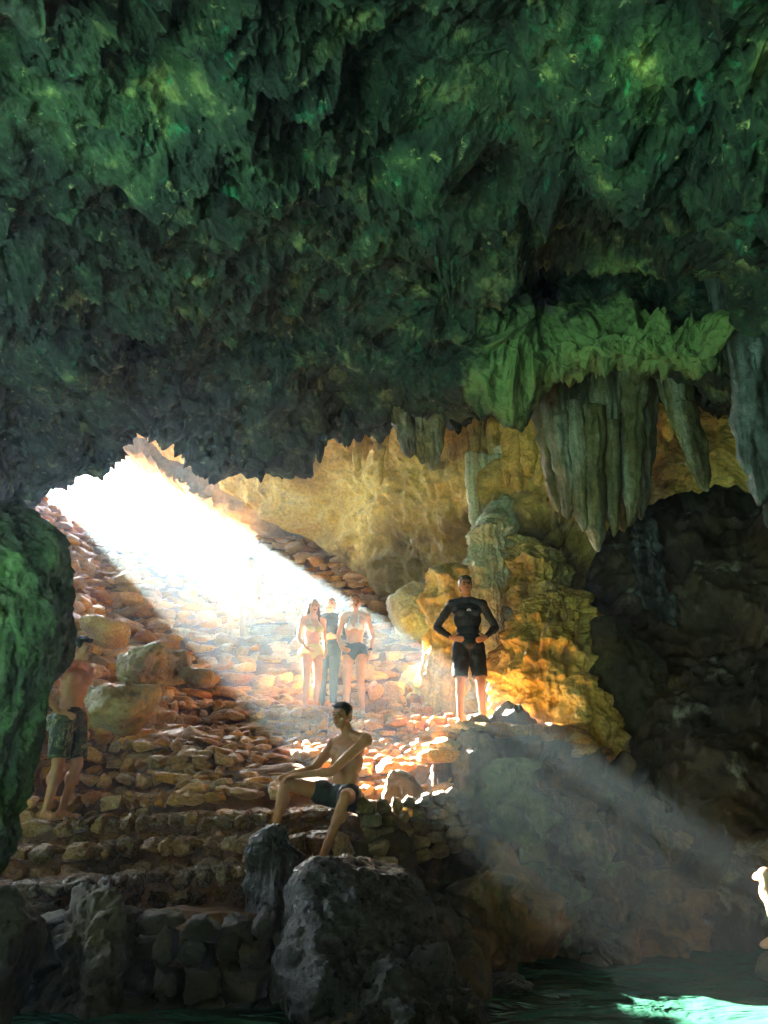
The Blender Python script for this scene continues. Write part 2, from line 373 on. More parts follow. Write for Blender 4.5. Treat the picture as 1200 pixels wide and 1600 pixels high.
# ------------------------------------------------------------------ ceiling canopy
def build_ceiling():
    lip = {-350: (720, 8.5), -120: (790, 9.8), 0: (800, 10.2), 45: (778, 10.4), 85: (755, 10.5), 130: (735, 10.6), 165: (722, 10.6), 195: (685, 10.7), 232: (662, 10.8), 290: (690, 11), 350: (722, 11), 420: (728, 11),
           475: (700, 11), 520: (668, 11), 600: (662, 10.8), 690: (655, 10.4), 755: (622, 10.0), 850: (616, 9.6), 960: (612, 9.2), 1080: (622, 9.0), 1200: (640, 8.8), 1400: (640, 8), 1900: (600, 6.5)}
    cols = sorted(lip)
    rows = []
    # deviations in forward distance at chosen spots: (px, py, radius, dY)
    dents = [(860, 440, 100, 2.2), (1030, 440, 90, 2.2), (700, 410, 90, 1.0), (300, 560, 130, 1.3), (480, 490, 100, .9), (920, 540, 130, -.5), (1050, 530, 100, -.7), (800, 560, 80, -.4)]
    # behind and over the camera, in world terms
    def dY(px, py):
        return sum(a * math.exp(-((px - x) ** 2 + (py - y) ** 2) / (r * r)) for x, y, r, a in dents)
    for zz, yy in ((6.4, -2.4), (5.6, -1.0), (5.3, .6)):
        rows.append([((c - 600) / 1232 * 4.6, yy, zz + .2) for c in cols])
    for py, f in ((-260, 0), (-60, 0), (80, 0), (200, 0), (320, 0), (430, 0), (520, 0), (590, 0)):
        row = []
        for c in cols:
            xc = (c - 600) / FPX; yc = (800 - py) / FPX
            lp, lY = lip[c]
            zc = 4.15 + .55 * sstep(200, 620, py) * 1.0 + .1 * math.sin(c * .004)
            dy = _cp - yc * _sp; dz = _sp + yc * _cp
            Y0 = min(zc * dy / dz, lY - .5 * (620 - py) / 150 - .35)
            Y0 = Y0 * (1 - .18 * min(1, abs(c - 600) / 900))
            pyy = py if py < lp - 40 else lp - 40
            row.append(P(c, pyy, Y0 + dY(c, py)))
        rows.append(row)
    rows.append([P(c, lip[c][0] - 22, lip[c][1] - .1) for c in cols])
    rows.append([P(c, lip[c][0], lip[c][1] + .1) for c in cols])
    rows.append([P(c, lip[c][0] - 12, lip[c][1] + .7) for c in cols])
    rows.append([P(c, lip[c][0] - 80, lip[c][1] + 1.3) for c in cols])
    rows.append([(P(c, 560, lip[c][1] + 1)[0], lip[c][1] + 1.6, 12.0) for c in cols])
    cd = [b - a if (a > -200 and b < 1300) else 50 for a, b in zip(cols[:-1], cols[1:])]
    rd = [20, 20, 30, 60, 140, 120, 120, 110, 90, 70, 40, 40, 15, 10, 25, 10][:len(rows) - 1]
    g = patch(rows, 720, 820, rd, cd)
    n = normals(g, (0, 1, 0)).reshape(-1, 3); p = g.reshape(-1, 3)
    camd = np.linalg.norm(p - np.array([0, 0, CAMZ]), axis=1)
    w = warp(p, .7, .35, 3)
    f1, f2, idr = worley(w * np.array([1.25, 1.25, .7]))
    f1b, f2b, idb = worley(warp(p, 2.0, .14, 2) * np.array([4.2, 4.2, 2.6]) + 11)
    f1c, f2c, idc = worley(warp(p, 4.0, .05, 2) * np.array([9.0, 9.0, 5.2]) + 31)
    hollow = fbm(p * .55 + 5, 3)
    f1d, f2d, idd = worley(warp(p, 8.0, .02, 2) * np.array([17.0, 17.0, 9.0]) + 3)
    amp = .35 + .95 * np.clip(fbm(p * .8 + 40, 2) * 1.3 + .5, 0, 1.2)
    sq = np.array([1, 1, .95])
    def rims(fr, wa, sd, pw):
        return (1 - np.minimum(1, np.abs(pnoise(warp(p * sq * fr + sd, .9, wa, 2))))) ** pw
    d = (.44 * hollow + .26 * fbm(p * 1.4 + 60, 4) + .30 * (f1 - .5) + amp * (.15 * rims(2.4, .35, 3, 2.5) + .075 * rims(5.2, .35, 50, 2.5) + .036 * rims(11.0, .3, 90, 2) + .018 * rims(23.0, .3, 190, 2)
         + .11 * (f1b - .45) + .07 * (f1c - .4) + .03 * (f1d - .4))
         - .15 * amp)
    # fluted drips: long downward pulls round cell centres (two sizes)
    lipw = .15 + .85 * np.clip(sstep(7.2, 9.5, p[:, 1]) + sstep(-2.0, -3.6, p[:, 0]) * sstep(4.5, 6, p[:, 1]), 0, 1)
    q = warp(p, 1.5, .1, 2); q2 = q.copy(); q2[:, 2] = 0; g1, g2, gi = worley(q2 * 3.6 + 70)
    drip = np.exp(-(g1 / .26) ** 2) * (.26 * gi ** 4) * lipw
    h1, h2, hi = worley(q2 * 7.5 + 33)
    drip += np.exp(-(h1 / .33) ** 2) * (.12 * hi ** 2) * lipw
    fade = np.clip(fbm(p * .4 + 90, 2) + .75, .25, 1.25)
    px = 600 + FPX * p[:, 0] / np.maximum(.5, p[:, 1] * _cp + (p[:, 2] - CAMZ) * _sp)
    smoothledge = np.exp(-((px - 900) / 170) ** 2) * sstep(7.6, 8.6, p[:, 1]) * sstep(11, 9.7, p[:, 1])
    k = (1 - .75 * smoothledge)
    p = p + n * (d * k)[:, None]
    p[:, 2] -= drip * fade * (1 - .85 * smoothledge)
    lipz = sstep(8.5, 10.5, p[:, 1])
    # green light off the water painted on the ledge, and a few spots brightened
    dep = np.maximum(.5, p[:, 1] * _cp + (p[:, 2] - CAMZ) * _sp); sx = 600 + FPX * p[:, 0] / dep; sy = 800 - FPX * (-p[:, 1] * _sp + (p[:, 2] - CAMZ) * _cp) / dep
    def spot(a, b):
        k_ = np.where((np.abs(sx - a) < 12) & (np.abs(sy - b) < 12) & (p[:, 1] > 1))[0]
        k_ = k_[np.argmin(dep[k_])] if len(k_) else int(np.argmin((sx - a) ** 2 + (sy - b) ** 2)); return tuple(float(v) for v in p[k_])
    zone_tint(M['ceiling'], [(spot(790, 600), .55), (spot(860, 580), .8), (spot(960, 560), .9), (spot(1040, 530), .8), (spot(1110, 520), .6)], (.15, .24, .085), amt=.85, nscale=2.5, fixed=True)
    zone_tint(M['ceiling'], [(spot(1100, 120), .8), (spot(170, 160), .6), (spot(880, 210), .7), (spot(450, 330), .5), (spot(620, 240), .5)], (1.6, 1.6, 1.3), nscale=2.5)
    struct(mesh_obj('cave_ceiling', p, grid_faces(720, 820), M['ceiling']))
build_ceiling()

# ------------------------------------------------------------------ roof and wall of the inner chamber
def build_chamber():
    cols = [120, 210, 300, 400, 500, 600, 680, 760, 850, 930, 1010, 1100, 1200]
    ytop = [14, 13.8, 13.6, 13.3, 12.9, 12.6, 12.3, 11.8, 11.3, 11.0, 10.8, 10.3, 9.7]
    ybot = [17, 16.8, 16.6, 16.2, 15.5, 14.6, 13.6, 12.6, 11.8, 11.2, 11.0, 10.6, 10.0]
    pmax = [600, 662, 725, 788, 852, 922, 1050, 1120, 1130, 860, 790, 770, 760]
    rows = []
    for v in (0, .2, .4, .6, .8, 1.0):
        r = []
        for c, a, b, pm in zip(cols, ytop, ybot, pmax):
            py = 540 + (pm - 540) * v
            Y = a + (b - a) * (v ** .8)
            if c > 560: Y -= .9 * math.exp(-((py - 800) / 70) ** 2) * (1 if c < 900 else .3)       # the upper wall overhangs
            r.append(P(c, py, Y))
        rows.append(r)
    rows.insert(0, [(r[0], r[1] - .3, 13.5) for r in rows[0]])
    g = patch(rows, 300, 420); n = normals(g, (0, 6, 3)).reshape(-1, 3); p = g.reshape(-1, 3)
    w = warp(p, .6, .3, 3)
    f1, f2, i1 = worley(w * 1.3); h1, h2, i2 = worley(warp(p, 2, .1) * np.array([4.2, 4.2, 2.2]))
    strata = ridged(np.stack([w[:, 0] * .4, w[:, 1] * .4, w[:, 2] * 1.6], 1), 4)
    left = sstep(1.0, -2.0, p[:, 0])
    d = .28 * fbm(p * .6, 4) + .16 * (f1 - .5) + .12 * strata * (.5 + left) + .16 * (h1 - .4) * (1.2 - left) + .06 * ridged(p * 4, 4) + .03 * ridged(p * 10, 3)
    q = p.copy(); q[:, 2] *= .1; g1, g2, gi = worley(q * 3.2 + 7)
    p = p + n * d[:, None]
    p[:, 2] -= np.exp(-(g1 / .3) ** 2) * .25 * gi * (1 - left)
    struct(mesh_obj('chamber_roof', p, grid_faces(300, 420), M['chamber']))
build_chamber()

# ------------------------------------------------------------------ right hand dark wall and the cliff down to the water
def build_right_wall():
    cols = [850, 900, 980, 1060, 1140, 1220, 1350, 1600]
    tab = {540: [12.6, 12.8, 13.0, 12.6, 12.2, 11.6, 9.0, 6.5], 700: [12.4, 12.4, 12.4, 12.0, 11.6, 11.0, 9.2, 6.6], 850: [11.4, 11.5, 11.3, 10.8, 10.3, 9.8, 8.8, 6.4],
           980: [11.2, 11.0, 10.6, 10.2, 9.6, 9.2, 8.2, 6.2], 1100: [11.0, 10.6, 9.9, 9.3, 8.9, 8.6, 7.6, 6.0], 1230: [10.8, 9.8, 9.0, 8.6, 8.2, 7.9, 7.3, 5.8],
           1380: [8.4, 8.2, 8.0, 7.9, 7.7, 7.5, 7.1, 5.6], 1500: [7.8, 7.6, 7.5, 7.5, 7.5, 7.5, 7.0, 5.5], 1560: [7.7, 7.6, 7.5, 7.5, 7.5, 7.5, 7.0, 5.4]}
    rows = [[P(c, py, y) for c, y in zip(cols, tab[py])] for py in sorted(tab)]
    g = patch(rows, 420, 300); n = normals(g, (0, 3, 3)).reshape(-1, 3); p = g.reshape(-1, 3)
    w = warp(p, .7, .35, 3)
    f1, f2, i1 = worley(w * 1.2); h1, h2, i2 = worley(warp(p, 2, .1) * np.array([3.5, 3.5, 2.4]))
    d = .35 * fbm(p * .8, 4) + .3 * (f1 - .5) + .13 * (h1 - .4) + .07 * ridged(w * 3, 4)
    p = p + n * d[:, None]
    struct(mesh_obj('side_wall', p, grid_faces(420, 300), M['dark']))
build_right_wall()

def build_cliff():
    cols = [500, 560, 620, 690, 745, 800, 870, 930, 990, 1050, 1120]
    top = [(1375, 6.9), (1300, 7.3), (1252, 7.65), (1238, 7.95), (1178, 8.15), (1150, 8.5), (1158, 8.6), (1180, 8.6), (1210, 8.6), (1250, 8.4), (1280, 8.4)]
    back = [(1365, 7.4), (1285, 7.8), (1246, 8.2), (1205, 8.6), (1150, 8.9), (1138, 9.4), (1140, 9.6), (1160, 9.6), (1180, 9.6), (1210, 9.6), (1240, 9.6)]
    bot = [(1640, 5.0), (1620, 5.3), (1590, 5.6), (1570, 5.9), (1560, 6.3), (1555, 6.7), (1550, 6.9), (1540, 7.0), (1535, 7.1), (1535, 7.3), (1535, 7.4)]
    rows = [[P(c, *b) for c, b in zip(cols, back)], [P(c, *b) for c, b in zip(cols, top)]]
    rows[0][3] = P(700, 1195, 8.6); rows[1][3] = P(705, 1222, 8.05)
    for i in range(4, len(cols)):
        for j, (dy, zz) in enumerate(((.55, 1.93), (0, 1.86))):
            x, y, _ = rows[j][i]; y = top[i][1] + dy; rows[j][i] = (P(cols[i], 1150, y)[0], y, zz - .17 * max(0, i - 5.5))
    prof = [(.06, .03), (.25, .12), (.45, .30), (.6, .55), (.78, .85), (1, 1)]
    for v, f in prof:
        r = []
        for i, c in enumerate(cols):
            py = top[i][0] + (bot[i][0] - top[i][0]) * v
            Y = top[i][1] + (bot[i][1] - top[i][1]) * f + .35 * math.sin(i * 1.9 + v * 2) * math.sin(v * 3.1)
            r.append(P(c, py, Y))
        rows.append(r)
    g = patch(rows, 400, 480); n = normals(g, (0, 0, 2)).reshape(-1, 3); p = g.reshape(-1, 3)
    w = warp(p, 1.0, .3, 3)
    f1, f2, i1 = worley(w * np.array([1.9, 1.9, .9])); h1, h2, i2 = worley(warp(p, 3, .06) * np.array([5, 5, 2.6]))
    flute = ridged(np.stack([w[:, 0] * 2.6, w[:, 1] * 2.6, w[:, 2] * .6], 1), 3)
    tr = np.repeat(np.clip(np.arange(400) / 40.0, .7, 1), 480)
    d = (.26 * fbm(p * 1.1, 4) + .42 * (.5 - f1) + .17 * flute + .11 * (.45 - h1) + .05 * ridged(p * 6, 3) - .55 * (1 - np.minimum(1, np.abs(pnoise(w * np.array([1.5, 1.5, .28]) + 8)))) ** 14) * tr
    p = p + n * d[:, None]
    struct(mesh_obj('cliff_face', p, grid_faces(400, 480), M['cliff']))
build_cliff()

# ------------------------------------------------------------------ blobs: boulders, mounds, stalagmites
_ico = {}
def ico(sub):
    if sub not in _ico:
        bm = bmesh.new(); bmesh.ops.create_icosphere(bm, subdivisions=sub, radius=1)
        v = np.array([x.co[:] for x in bm.verts]); f = np.array([[q.index for q in x.verts] for x in bm.faces]); bm.free()
        v /= np.linalg.norm(v, axis=1)[:, None]; _ico[sub] = (v, f)
    return _ico[sub]
def lathe(path, nseg=96, nring=140, flat=1.0, flutes=0, famp=.1, seed=0, rough=.08, rs=2.0, twist=0, closed=True):
    """path: list of (x,y,z,r) control rings from top to bottom; flutes run along it"""
    c = np.array(path, float); t = np.linspace(0, len(c) - 1, nring); c = cr(c, t)
    c[:, 3] = np.maximum(c[:, 3], .004)
    a = np.linspace(0, 2 * math.pi, nseg, endpoint=False)
    A = a[None, :] + twist * t[:, None]
    ca, sa = np.cos(A), np.sin(A)
    fl = np.zeros((nring, nseg))
    if flutes:
        q = np.stack([np.cos(a)[None, :] * flutes * .35 + 0 * t[:, None], np.sin(a)[None, :] * flutes * .35 + 0 * t[:, None], np.broadcast_to(t[:, None] * .18, (nring, nseg)) + seed * 3.3], -1).reshape(-1, 3)
        fl = ridged(q + seed, 2).reshape(nring, nseg) * famp
    rad = c[:, 3][:, None] * (1 + fl)
    g = np.stack([c[:, 0][:, None] + ca * rad, c[:, 1][:, None] + sa * rad * flat, np.broadcast_to(c[:, 2][:, None], (nring, nseg))], -1)
    p = g.reshape(-1, 3)
    out = np.stack([ca, sa * 1, np.zeros_like(ca)], -1).reshape(-1, 3)
    d = rough * (fbm(p * rs + seed * 5.1, 4) + .5 * (worley(p * rs * 1.7 + seed)[0] - .5))
    p = p + out * (d * np.minimum(1, np.repeat(c[:, 3], nseg) / .12))[:, None]
    f = grid_faces(nring, nseg, True)
    fs = [f]
    if closed:
        p = np.vstack([p, p[:nseg].mean(0), p[-nseg:].mean(0)]); i0 = len(p) - 2
        k = np.arange(nseg); k2 = (k + 1) % nseg
        fs = [f, np.stack([k2, k, np.full(nseg, i0)], 1), np.stack([k, k2, np.full(nseg, i0 + 1)], 1) + np.array([(nring - 1) * nseg, (nring - 1) * nseg, 0])]
    return p, fs
def join(parts):
    vs, out, off = [], {}, 0
    for v, fs in parts:
        for f in (fs if isinstance(fs, list) else [fs]):
            out.setdefault(f.shape[1], []).append(f + off)
        vs.append(v); off += len(v)
    return np.vstack(vs), [np.vstack(x) for x in out.values()]
def boulder(name, c, size, mat, label, cat='rock', seed=0, sub=6, rough=.25, rs=1.5, flat_top=0, group=None, planes=9, rotz=0):
    v, f = ico(sub)
    rg = np.random.RandomState(seed + 100)
    nrm = rg.normal(size=(planes, 3)); nrm /= np.linalg.norm(nrm, axis=1)[:, None]
    h = .72 + .3 * rg.rand(planes)
    if flat_top: nrm[0] = (0, 0, 1); h[0] = flat_top
    dot = v @ nrm.T; r = 1 / np.maximum(dot / h[None, :], .02)
    r = -np.log(np.exp(-r * 9).sum(1) + np.exp(-9 * 1.15)) / 9
    p = v * r[:, None]
    size = np.array(size)
    q = p * size
    d = rough * (.5 * fbm(q * rs + seed * 7.7, 5) + .35 * (.5 - worley(warp(q * rs * 1.6 + seed, 1, .2))[0]) + .12 * ridged(q * rs * 5 + seed, 3))
    q = q + v * d[:, None]
    cz, sz = math.cos(rotz), math.sin(rotz)
    q = q @ np.array([[cz, sz, 0], [-sz, cz, 0], [0, 0, 1]])
    o = mesh_obj(name, q, f, mat); o.location = c
    return tag(o, label, cat, group)

# near green pillar at the left edge of the view
def build_pillar():
    ctl = []
    for px, py, Y, edge in ((-70, 778, 5.2, -20), (-60, 798, 5.2, 50), (-50, 830, 5.2, 92), (-50, 870, 5.15, 103), (-50, 950, 5.1, 103), (-55, 1020, 5.05, 96), (-60, 1090, 5.0, 80), (-70, 1150, 5.0, 64), (-80, 1220, 4.95, 46), (-100, 1290, 4.9, 26),
                            (-115, 1350, 4.85, 8), (-130, 1420, 4.8, -8), (-140, 1500, 4.8, -20), (-150, 1640, 4.7, -25), (-150, 1800, 4.6, -20)):
        a = P(px, py, Y); ctl.append(a + (P(edge - 10 - 22 * sstep(1000, 1150, py), py, Y)[0] - a[0],))
    v, fs = lathe(ctl, 520, 620, flat=.9, flutes=7, famp=.08, seed=3, rough=.08, rs=2.2)
    w = warp(v, 1.5, .12); 
    c = v[:-2].mean(0); o = v - c; o[:, 2] = 0; o /= np.linalg.norm(o, axis=1)[:, None] + 1e-6
    fl = ridged(np.stack([w[:, 0] * 3.6 - w[:, 2] * 1.0, w[:, 1] * 3.6, w[:, 2] * .7], 1), 4)
    v = v + o * (.035 * fl + .018 * ridged(warp(v, 4, .05) * np.array([11, 11, 4.5]), 4) + .012 * fbm(v * 22, 3))[:, None]
    b = np.array([-2.6, 5.0, 0])
    ob = mesh_obj('rock_pillar', v - b, fs, M['greenrock']); ob.location = b
    tag(ob, 'big rounded green rock pillar hiding the arm of the boy in patterned shorts', 'rock')
build_pillar()
boulder('boulder', P(-22, 1550, 4.75), (.21, .3, .42), M['mudrock'], 'dull brown rock below the big green pillar at the bottom corner', seed=4, rough=.12, rs=2.5)
def mound(name, ctl, mat, label, cat, **kw):
    v, fs = lathe(ctl, **kw); b = np.array([ctl[-1][0], ctl[-1][1], min(ctl[-1][2], ctl[0][2])])
    o = mesh_obj(name, v - b, fs, mat); o.location = b
    return tag(o, label, cat)
def mp(Y, *pts, rf=1.0):
    """rings from photo measurements: (px_centre, py, half_width_px)"""
    out = []
    for px, py, hw in pts:
        a = P(px, py, Y); s = P(px + hw, py, Y)[0] - a[0]
        out.append((a[0], a[1], a[2], s * rf))
    return out

boulder('boulder', P(742, 1205, 8.05), (.26, .30, .34), M['cliff'], 'sunlit brown knob on the cliff rim below the feet of the man in black', seed=71, rough=.12, rs=4, sub=6)
# dark pointed rock and its long ridge in front of the seated man
mound('stalagmite', mp(6.25, (432, 1286, 4), (430, 1297, 18), (430, 1335, 36), (430, 1390, 44), (432, 1450, 54), (430, 1530, 80), (430, 1620, 95), (430, 1700, 100)), M['wetdark'],
      'dark pointed rock rising just below the seated man', 'stalagmite', nseg=160, nring=220, flat=1.0, flutes=5, famp=.16, seed=11, rough=.10, rs=3)
boulder('boulder', P(540, 1535, 5.85), (.60, .6, .80), M['wetdark'], 'dark wet craggy boulder between the pointed rock and the water', seed=21, rough=.20, rs=1.5, sub=7, rotz=.4, planes=14)
boulder('boulder', P(640, 1585, 5.5), (.50, .5, .34), M['wetdark'], 'low dark boulder sloping into the water beside the craggy one', seed=23, rough=.3, rs=2.4)
boulder('boulder', P(690, 1505, 6.2), (.42, .4, .34), M['cliff'], 'rusty brown boulder at the foot of the cliff by the water', seed=27, rough=.18, rs=2.2)
boulder('boulder', P(790, 1538, 6.1), (.20, .22, .07), M['wetdark'], 'small wet black rock just breaking the water', seed=29, rough=.08, rs=6, sub=5)
boulder('boulder', P(140, 1515, 5.55), (.24, .3, .52), M['mudrock'], 'knobbly brown rock at the foot of the lowest steps beside the green pillar', seed=31, rough=.25, rs=2.6)

# fluted pillars and lobes standing out of the cliff
mound('flowstone_column', mp(7.35, (848, 1345, 10), (850, 1360, 26), (852, 1400, 34), (856, 1440, 30), (862, 1480, 24), (868, 1530, 26)), M['mossrock'],
      'mossy fluted pillar in the cliff between two black clefts', 'flowstone', nseg=120, nring=160, flat=.8, flutes=7, famp=.3, seed=81, rough=.22, rs=4)
boulder('rock_lobe', P(925, 1310, 7.75), (.24, .2, .32), M['cliff'], 'broad brown lobe bulging from the middle of the cliff', seed=83, rough=.30, rs=2.4, planes=12)
boulder('rock_lobe', P(957, 1425, 7.5), (.28, .3, .42), M['cliff'], 'brown rocky lobe low on the cliff beside the mossy pillar', seed=85, rough=.26, rs=3, planes=12)
mound('flowstone_column', mp(7.7, (800, 1185, 12), (806, 1205, 36), (812, 1250, 44), (818, 1300, 38), (822, 1350, 24), (826, 1390, 10)), M['mossrock'],
      'grey green fluted apron hanging below the shelf of the man in black', 'flowstone', nseg=140, nring=160, flat=.7, flutes=8, famp=.3, seed=87, rough=.26, rs=3)
mound('flowstone_column', mp(6.9, (770, 1360, 14), (772, 1380, 40), (770, 1430, 52), (776, 1490, 50), (780, 1560, 60)), M['cliff'],
      'rust brown fluted buttress above the small black rock in the water', 'flowstone', nseg=140, nring=160, flat=.7, flutes=7, famp=.28, seed=89, rough=.16, rs=3)
boulder('rock_lobe', P(1075, 1245, 8.3), (.16, .2, .14), M['tanrock'], 'small tan knob jutting from the dark wall above the beam', seed=91, rough=.08, rs=4, sub=5)
# boulders among the steps on the left
boulder('boulder', P(232, 1040, 9.3), (.34, .45, .27), M['boulder'], 'larger yellow boulder with flat wet top above the low one', seed=41, rough=.22, rs=2.2, flat_top=.6, rotz=.3)
boulder('boulder', P(180, 1098, 8.6), (.42, .5, .24), M['boulder'], 'low yellow boulder with pale wet top beside the boy by the pillar', seed=43, rough=.18, rs=2.2, flat_top=.6)
boulder('boulder', P(310, 1058, 9.2), (.17, .2, .15), M['boulder'], 'small pale boulder against the right side of the larger yellow one', seed=45, rough=.06, rs=3, flat_top=.7, sub=5)
boulder('boulder', P(165, 985, 10.6), (.34, .4, .2), M['stone'], 'dark brown boulder above the yellow ones under the stone bank', seed=47, rough=.12, rs=2.2, flat_top=.6)

# flowstone formations behind and beside the standing man
mound('flowstone_mound', mp(9.9, (880, 918, 8), (876, 930, 34), (872, 952, 54), (866, 985, 66), (862, 1020, 78), (860, 1080, 84), (862, 1130, 88), (866, 1190, 90)), M['flow'],
      'fluted orange flowstone mound right of the man in black', 'flowstone', nseg=300, nring=260, flat=.75, flutes=18, famp=.2, seed=5, rough=.15, rs=4)
mound('flowstone_mound', mp(9.3, (905, 1050, 6), (906, 1065, 22), (912, 1100, 38), (920, 1140, 48), (924, 1185, 54), (926, 1230, 56)), M['flow'],
      'small orange flowstone hump with a sunlit foot beside the large mound', 'flowstone', nseg=140, nring=120, flat=.8, flutes=11, famp=.24, seed=6, rough=.10, rs=5)
mound('flowstone_column', mp(10.9, (772, 815, 12), (768, 840, 26), (768, 890, 32), (774, 950, 34), (782, 1010, 44), (790, 1070, 60), (792, 1140, 74)), M['pale'],
      'tall pale green flowstone column directly behind the shoulder of the man in black', 'flowstone', nseg=200, nring=260, flat=.8, flutes=9, famp=.3, seed=8, rough=.12, rs=3)
mound('flowstone_bulge', mp(10.8, (806, 836, 6), (818, 852, 24), (832, 878, 42), (838, 905, 46), (836, 950, 42), (826, 1000, 34), (818, 1060, 32), (814, 1140, 40)), M['flow'],
      'smooth orange flowstone bulge between the pale column and the dark wall', 'flowstone', nseg=200, nring=240, flat=.8, flutes=9, famp=.24, seed=18, rough=.15, rs=3.4)
mound('flowstone_column', mp(10.5, (772, 905, 5), (770, 930, 12), (774, 990, 16), (784, 1050, 18), (792, 1140, 24)), M['pale'],
      'slim cream rib of flowstone running down in front of the tall pale column', 'flowstone', nseg=90, nring=200, flat=.9, flutes=5, famp=.3, seed=19, rough=.06, rs=4)
mound('flowstone_stump', mp(10.8, (708, 878, 5), (704, 888, 20), (700, 904, 31), (702, 930, 30), (706, 980, 32), (708, 1040, 40), (708, 1140, 46)), M['flow'],
      'orange flowstone stump behind the head of the man in black', 'flowstone', nseg=140, nring=140, flat=.8, flutes=10, famp=.24, seed=9, rough=.12, rs=4)
boulder('boulder', P(648, 958, 12.2), (.38, .45, .40), M['pale'], 'rounded pale boulder between the bathers and the man in black', seed=51, rough=.14, rs=2.4)
boulder('boulder', P(690, 1085, 11.3), (.55, .45, .42), M['pale'], 'bluish sunlit rock slope behind the legs of the man in black', seed=53, rough=.3, rs=2.2, rotz=.5)
mound('flowstone_stump', mp(11.2, (790, 768, 12), (788, 790, 26), (780, 820, 34), (770, 850, 40)), M['pale'], 'grey green knob on top of the pale column', 'flowstone', nseg=100, nring=90, flutes=6, famp=.15, seed=12, rough=.08, rs=3)
mound('rock_slab', mp(9.5, (950, 965, 14), (962, 1000, 34), (978, 1050, 56), (992, 1110, 72), (1000, 1165, 78), (1000, 1190, 80)), M['mudrock'],
      'smooth brown slab rising right of the orange flowstone mound', 'rock', nseg=160, nring=140, flat=.5, flutes=4, famp=.1, seed=14, rough=.08, rs=2)
mound('flowstone_ridge', mp(10.4, (1010, 800, 8), (1012, 850, 16), (1016, 900, 18), (1030, 960, 24), (1034, 1010, 20), (1036, 1040, 8)), M['darkdrape'],
      'white veined ridge running down the dark wall under the stone curtain', 'flowstone', nseg=90, nring=160, flutes=5, famp=.3, seed=15, rough=.12, rs=4)

# ------------------------------------------------------------------ stalactites and stone curtains
def drapery(name, Y, blades, mat, label, seed=0, cat='stalactite', depth=.5, root_up=60, flutes=5, base=None):
    """blades: (px_top, py_top, px_tip, py_tip, half_width_px, dY); all fused to one hanging curtain"""
    parts = []; rg = random.Random(seed)
    for k, (x0, y0, x1, y1, hw, dY) in enumerate(blades):
        Yk = Y + dY; L = y1 - y0
        pts = []
        for t, wf in ((-root_up / L, 1.25), (0, 1.15), (.25, 1.0), (.5, .95), (.72, .8), (.86, .6), (.95, .38), (1.0, .12)):
            jx = rg.uniform(-.12, .12) * hw
            pts.append((x0 + (x1 - x0) * t + jx, y0 + L * t, hw * wf * rg.uniform(.9, 1.1)))
        ring = mp(Yk, *pts)
        parts.append(lathe(ring, nseg=56, nring=110, flat=depth * rg.uniform(.8, 1.3), flutes=flutes, famp=.22, seed=seed + k * 1.7, rough=.035, rs=4.5))
    v, f = join(parts)
    b = np.array(P(blades[0][0], blades[0][1] - root_up, Y))
    o = mesh_obj(name, v - b, f, mat); o.location = b
    return tag(o, label, cat)
drapery('stalactite_curtain', 8.7, [(848, 615, 872, 800, 16, .1), (868, 615, 890, 812, 18, -.05), (890, 618, 905, 815, 20, .05), (915, 620, 930, 820, 22, .1), (925, 700, 933, 862, 16, -.12),
                                     (944, 620, 950, 815, 22, 0), (968, 620, 972, 830, 22, .1), (990, 618, 985, 822, 18, -.05), (1005, 620, 1003, 812, 14, .1), (902, 690, 912, 830, 13, -.15),
                                     (958, 720, 960, 838, 10, -.15), (1012, 615, 1008, 770, 14, .25), (858, 615, 862, 760, 14, .3)],
        M['drape'], 'broad grey green curtain of fused stalactites under the bright ledge', seed=2, cat='stalactite curtain', depth=.9)
drapery('stalactite', 8.5, [(1052, 618, 1078, 700, 15, .2), (1068, 640, 1094, 752, 17, 0), (1084, 690, 1104, 768, 14, -.05)], M['drape'],
        'slanting blade shaped stalactite between the broad curtain and the dark one', seed=31, depth=.45)
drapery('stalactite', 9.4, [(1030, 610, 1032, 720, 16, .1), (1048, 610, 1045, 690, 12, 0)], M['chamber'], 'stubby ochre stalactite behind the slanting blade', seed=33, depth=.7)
drapery('stalactite_curtain', 6.6, [(1150, 480, 1180, 640, 26, .2), (1165, 540, 1170, 740, 22, -.05), (1185, 560, 1190, 790, 26, 0), (1215, 500, 1212, 830, 34, .1), (1250, 500, 1245, 860, 34, .1), (1135, 500, 1150, 590, 12, .2)],
        M['darkdrape'], 'dark hanging rock curtain with pale blue veins at the frame edge', seed=35, cat='stalactite curtain', depth=.8, root_up=100)
drapery('stalactite', 10.2, [(630, 655, 640, 715, 13, 0), (655, 655, 660, 725, 14, .1), (672, 650, 676, 735, 14, .05), (686, 650, 686, 712, 8, 0)], M['drape'],
        'short dark stalactite group hanging from the lip of the ceiling', seed=37, depth=.8)
drapery('stalactite', 13.2, [(640, 778, 653, 868, 9, 0), (658, 780, 661, 860, 9, .05)], M['pale'], 'thin pale stalactite pair tapering over the dark hollow', seed=39, depth=.8)
drapery('stalactite', 13.0, [(676, 795, 676, 862, 12, 0)], M['pale'], 'stout grey stalactite right of the thin pale pair', seed=40, depth=.8)
drapery('stalactite', 11.3, [(740, 770, 742, 826, 9, 0), (756, 772, 758, 800, 7, 0), (775, 775, 772, 850, 12, 0), (790, 760, 798, 822, 8, -.05)], M['pale'],
        'cluster of green and cream stalactites above the pale column', seed=41, depth=.9)
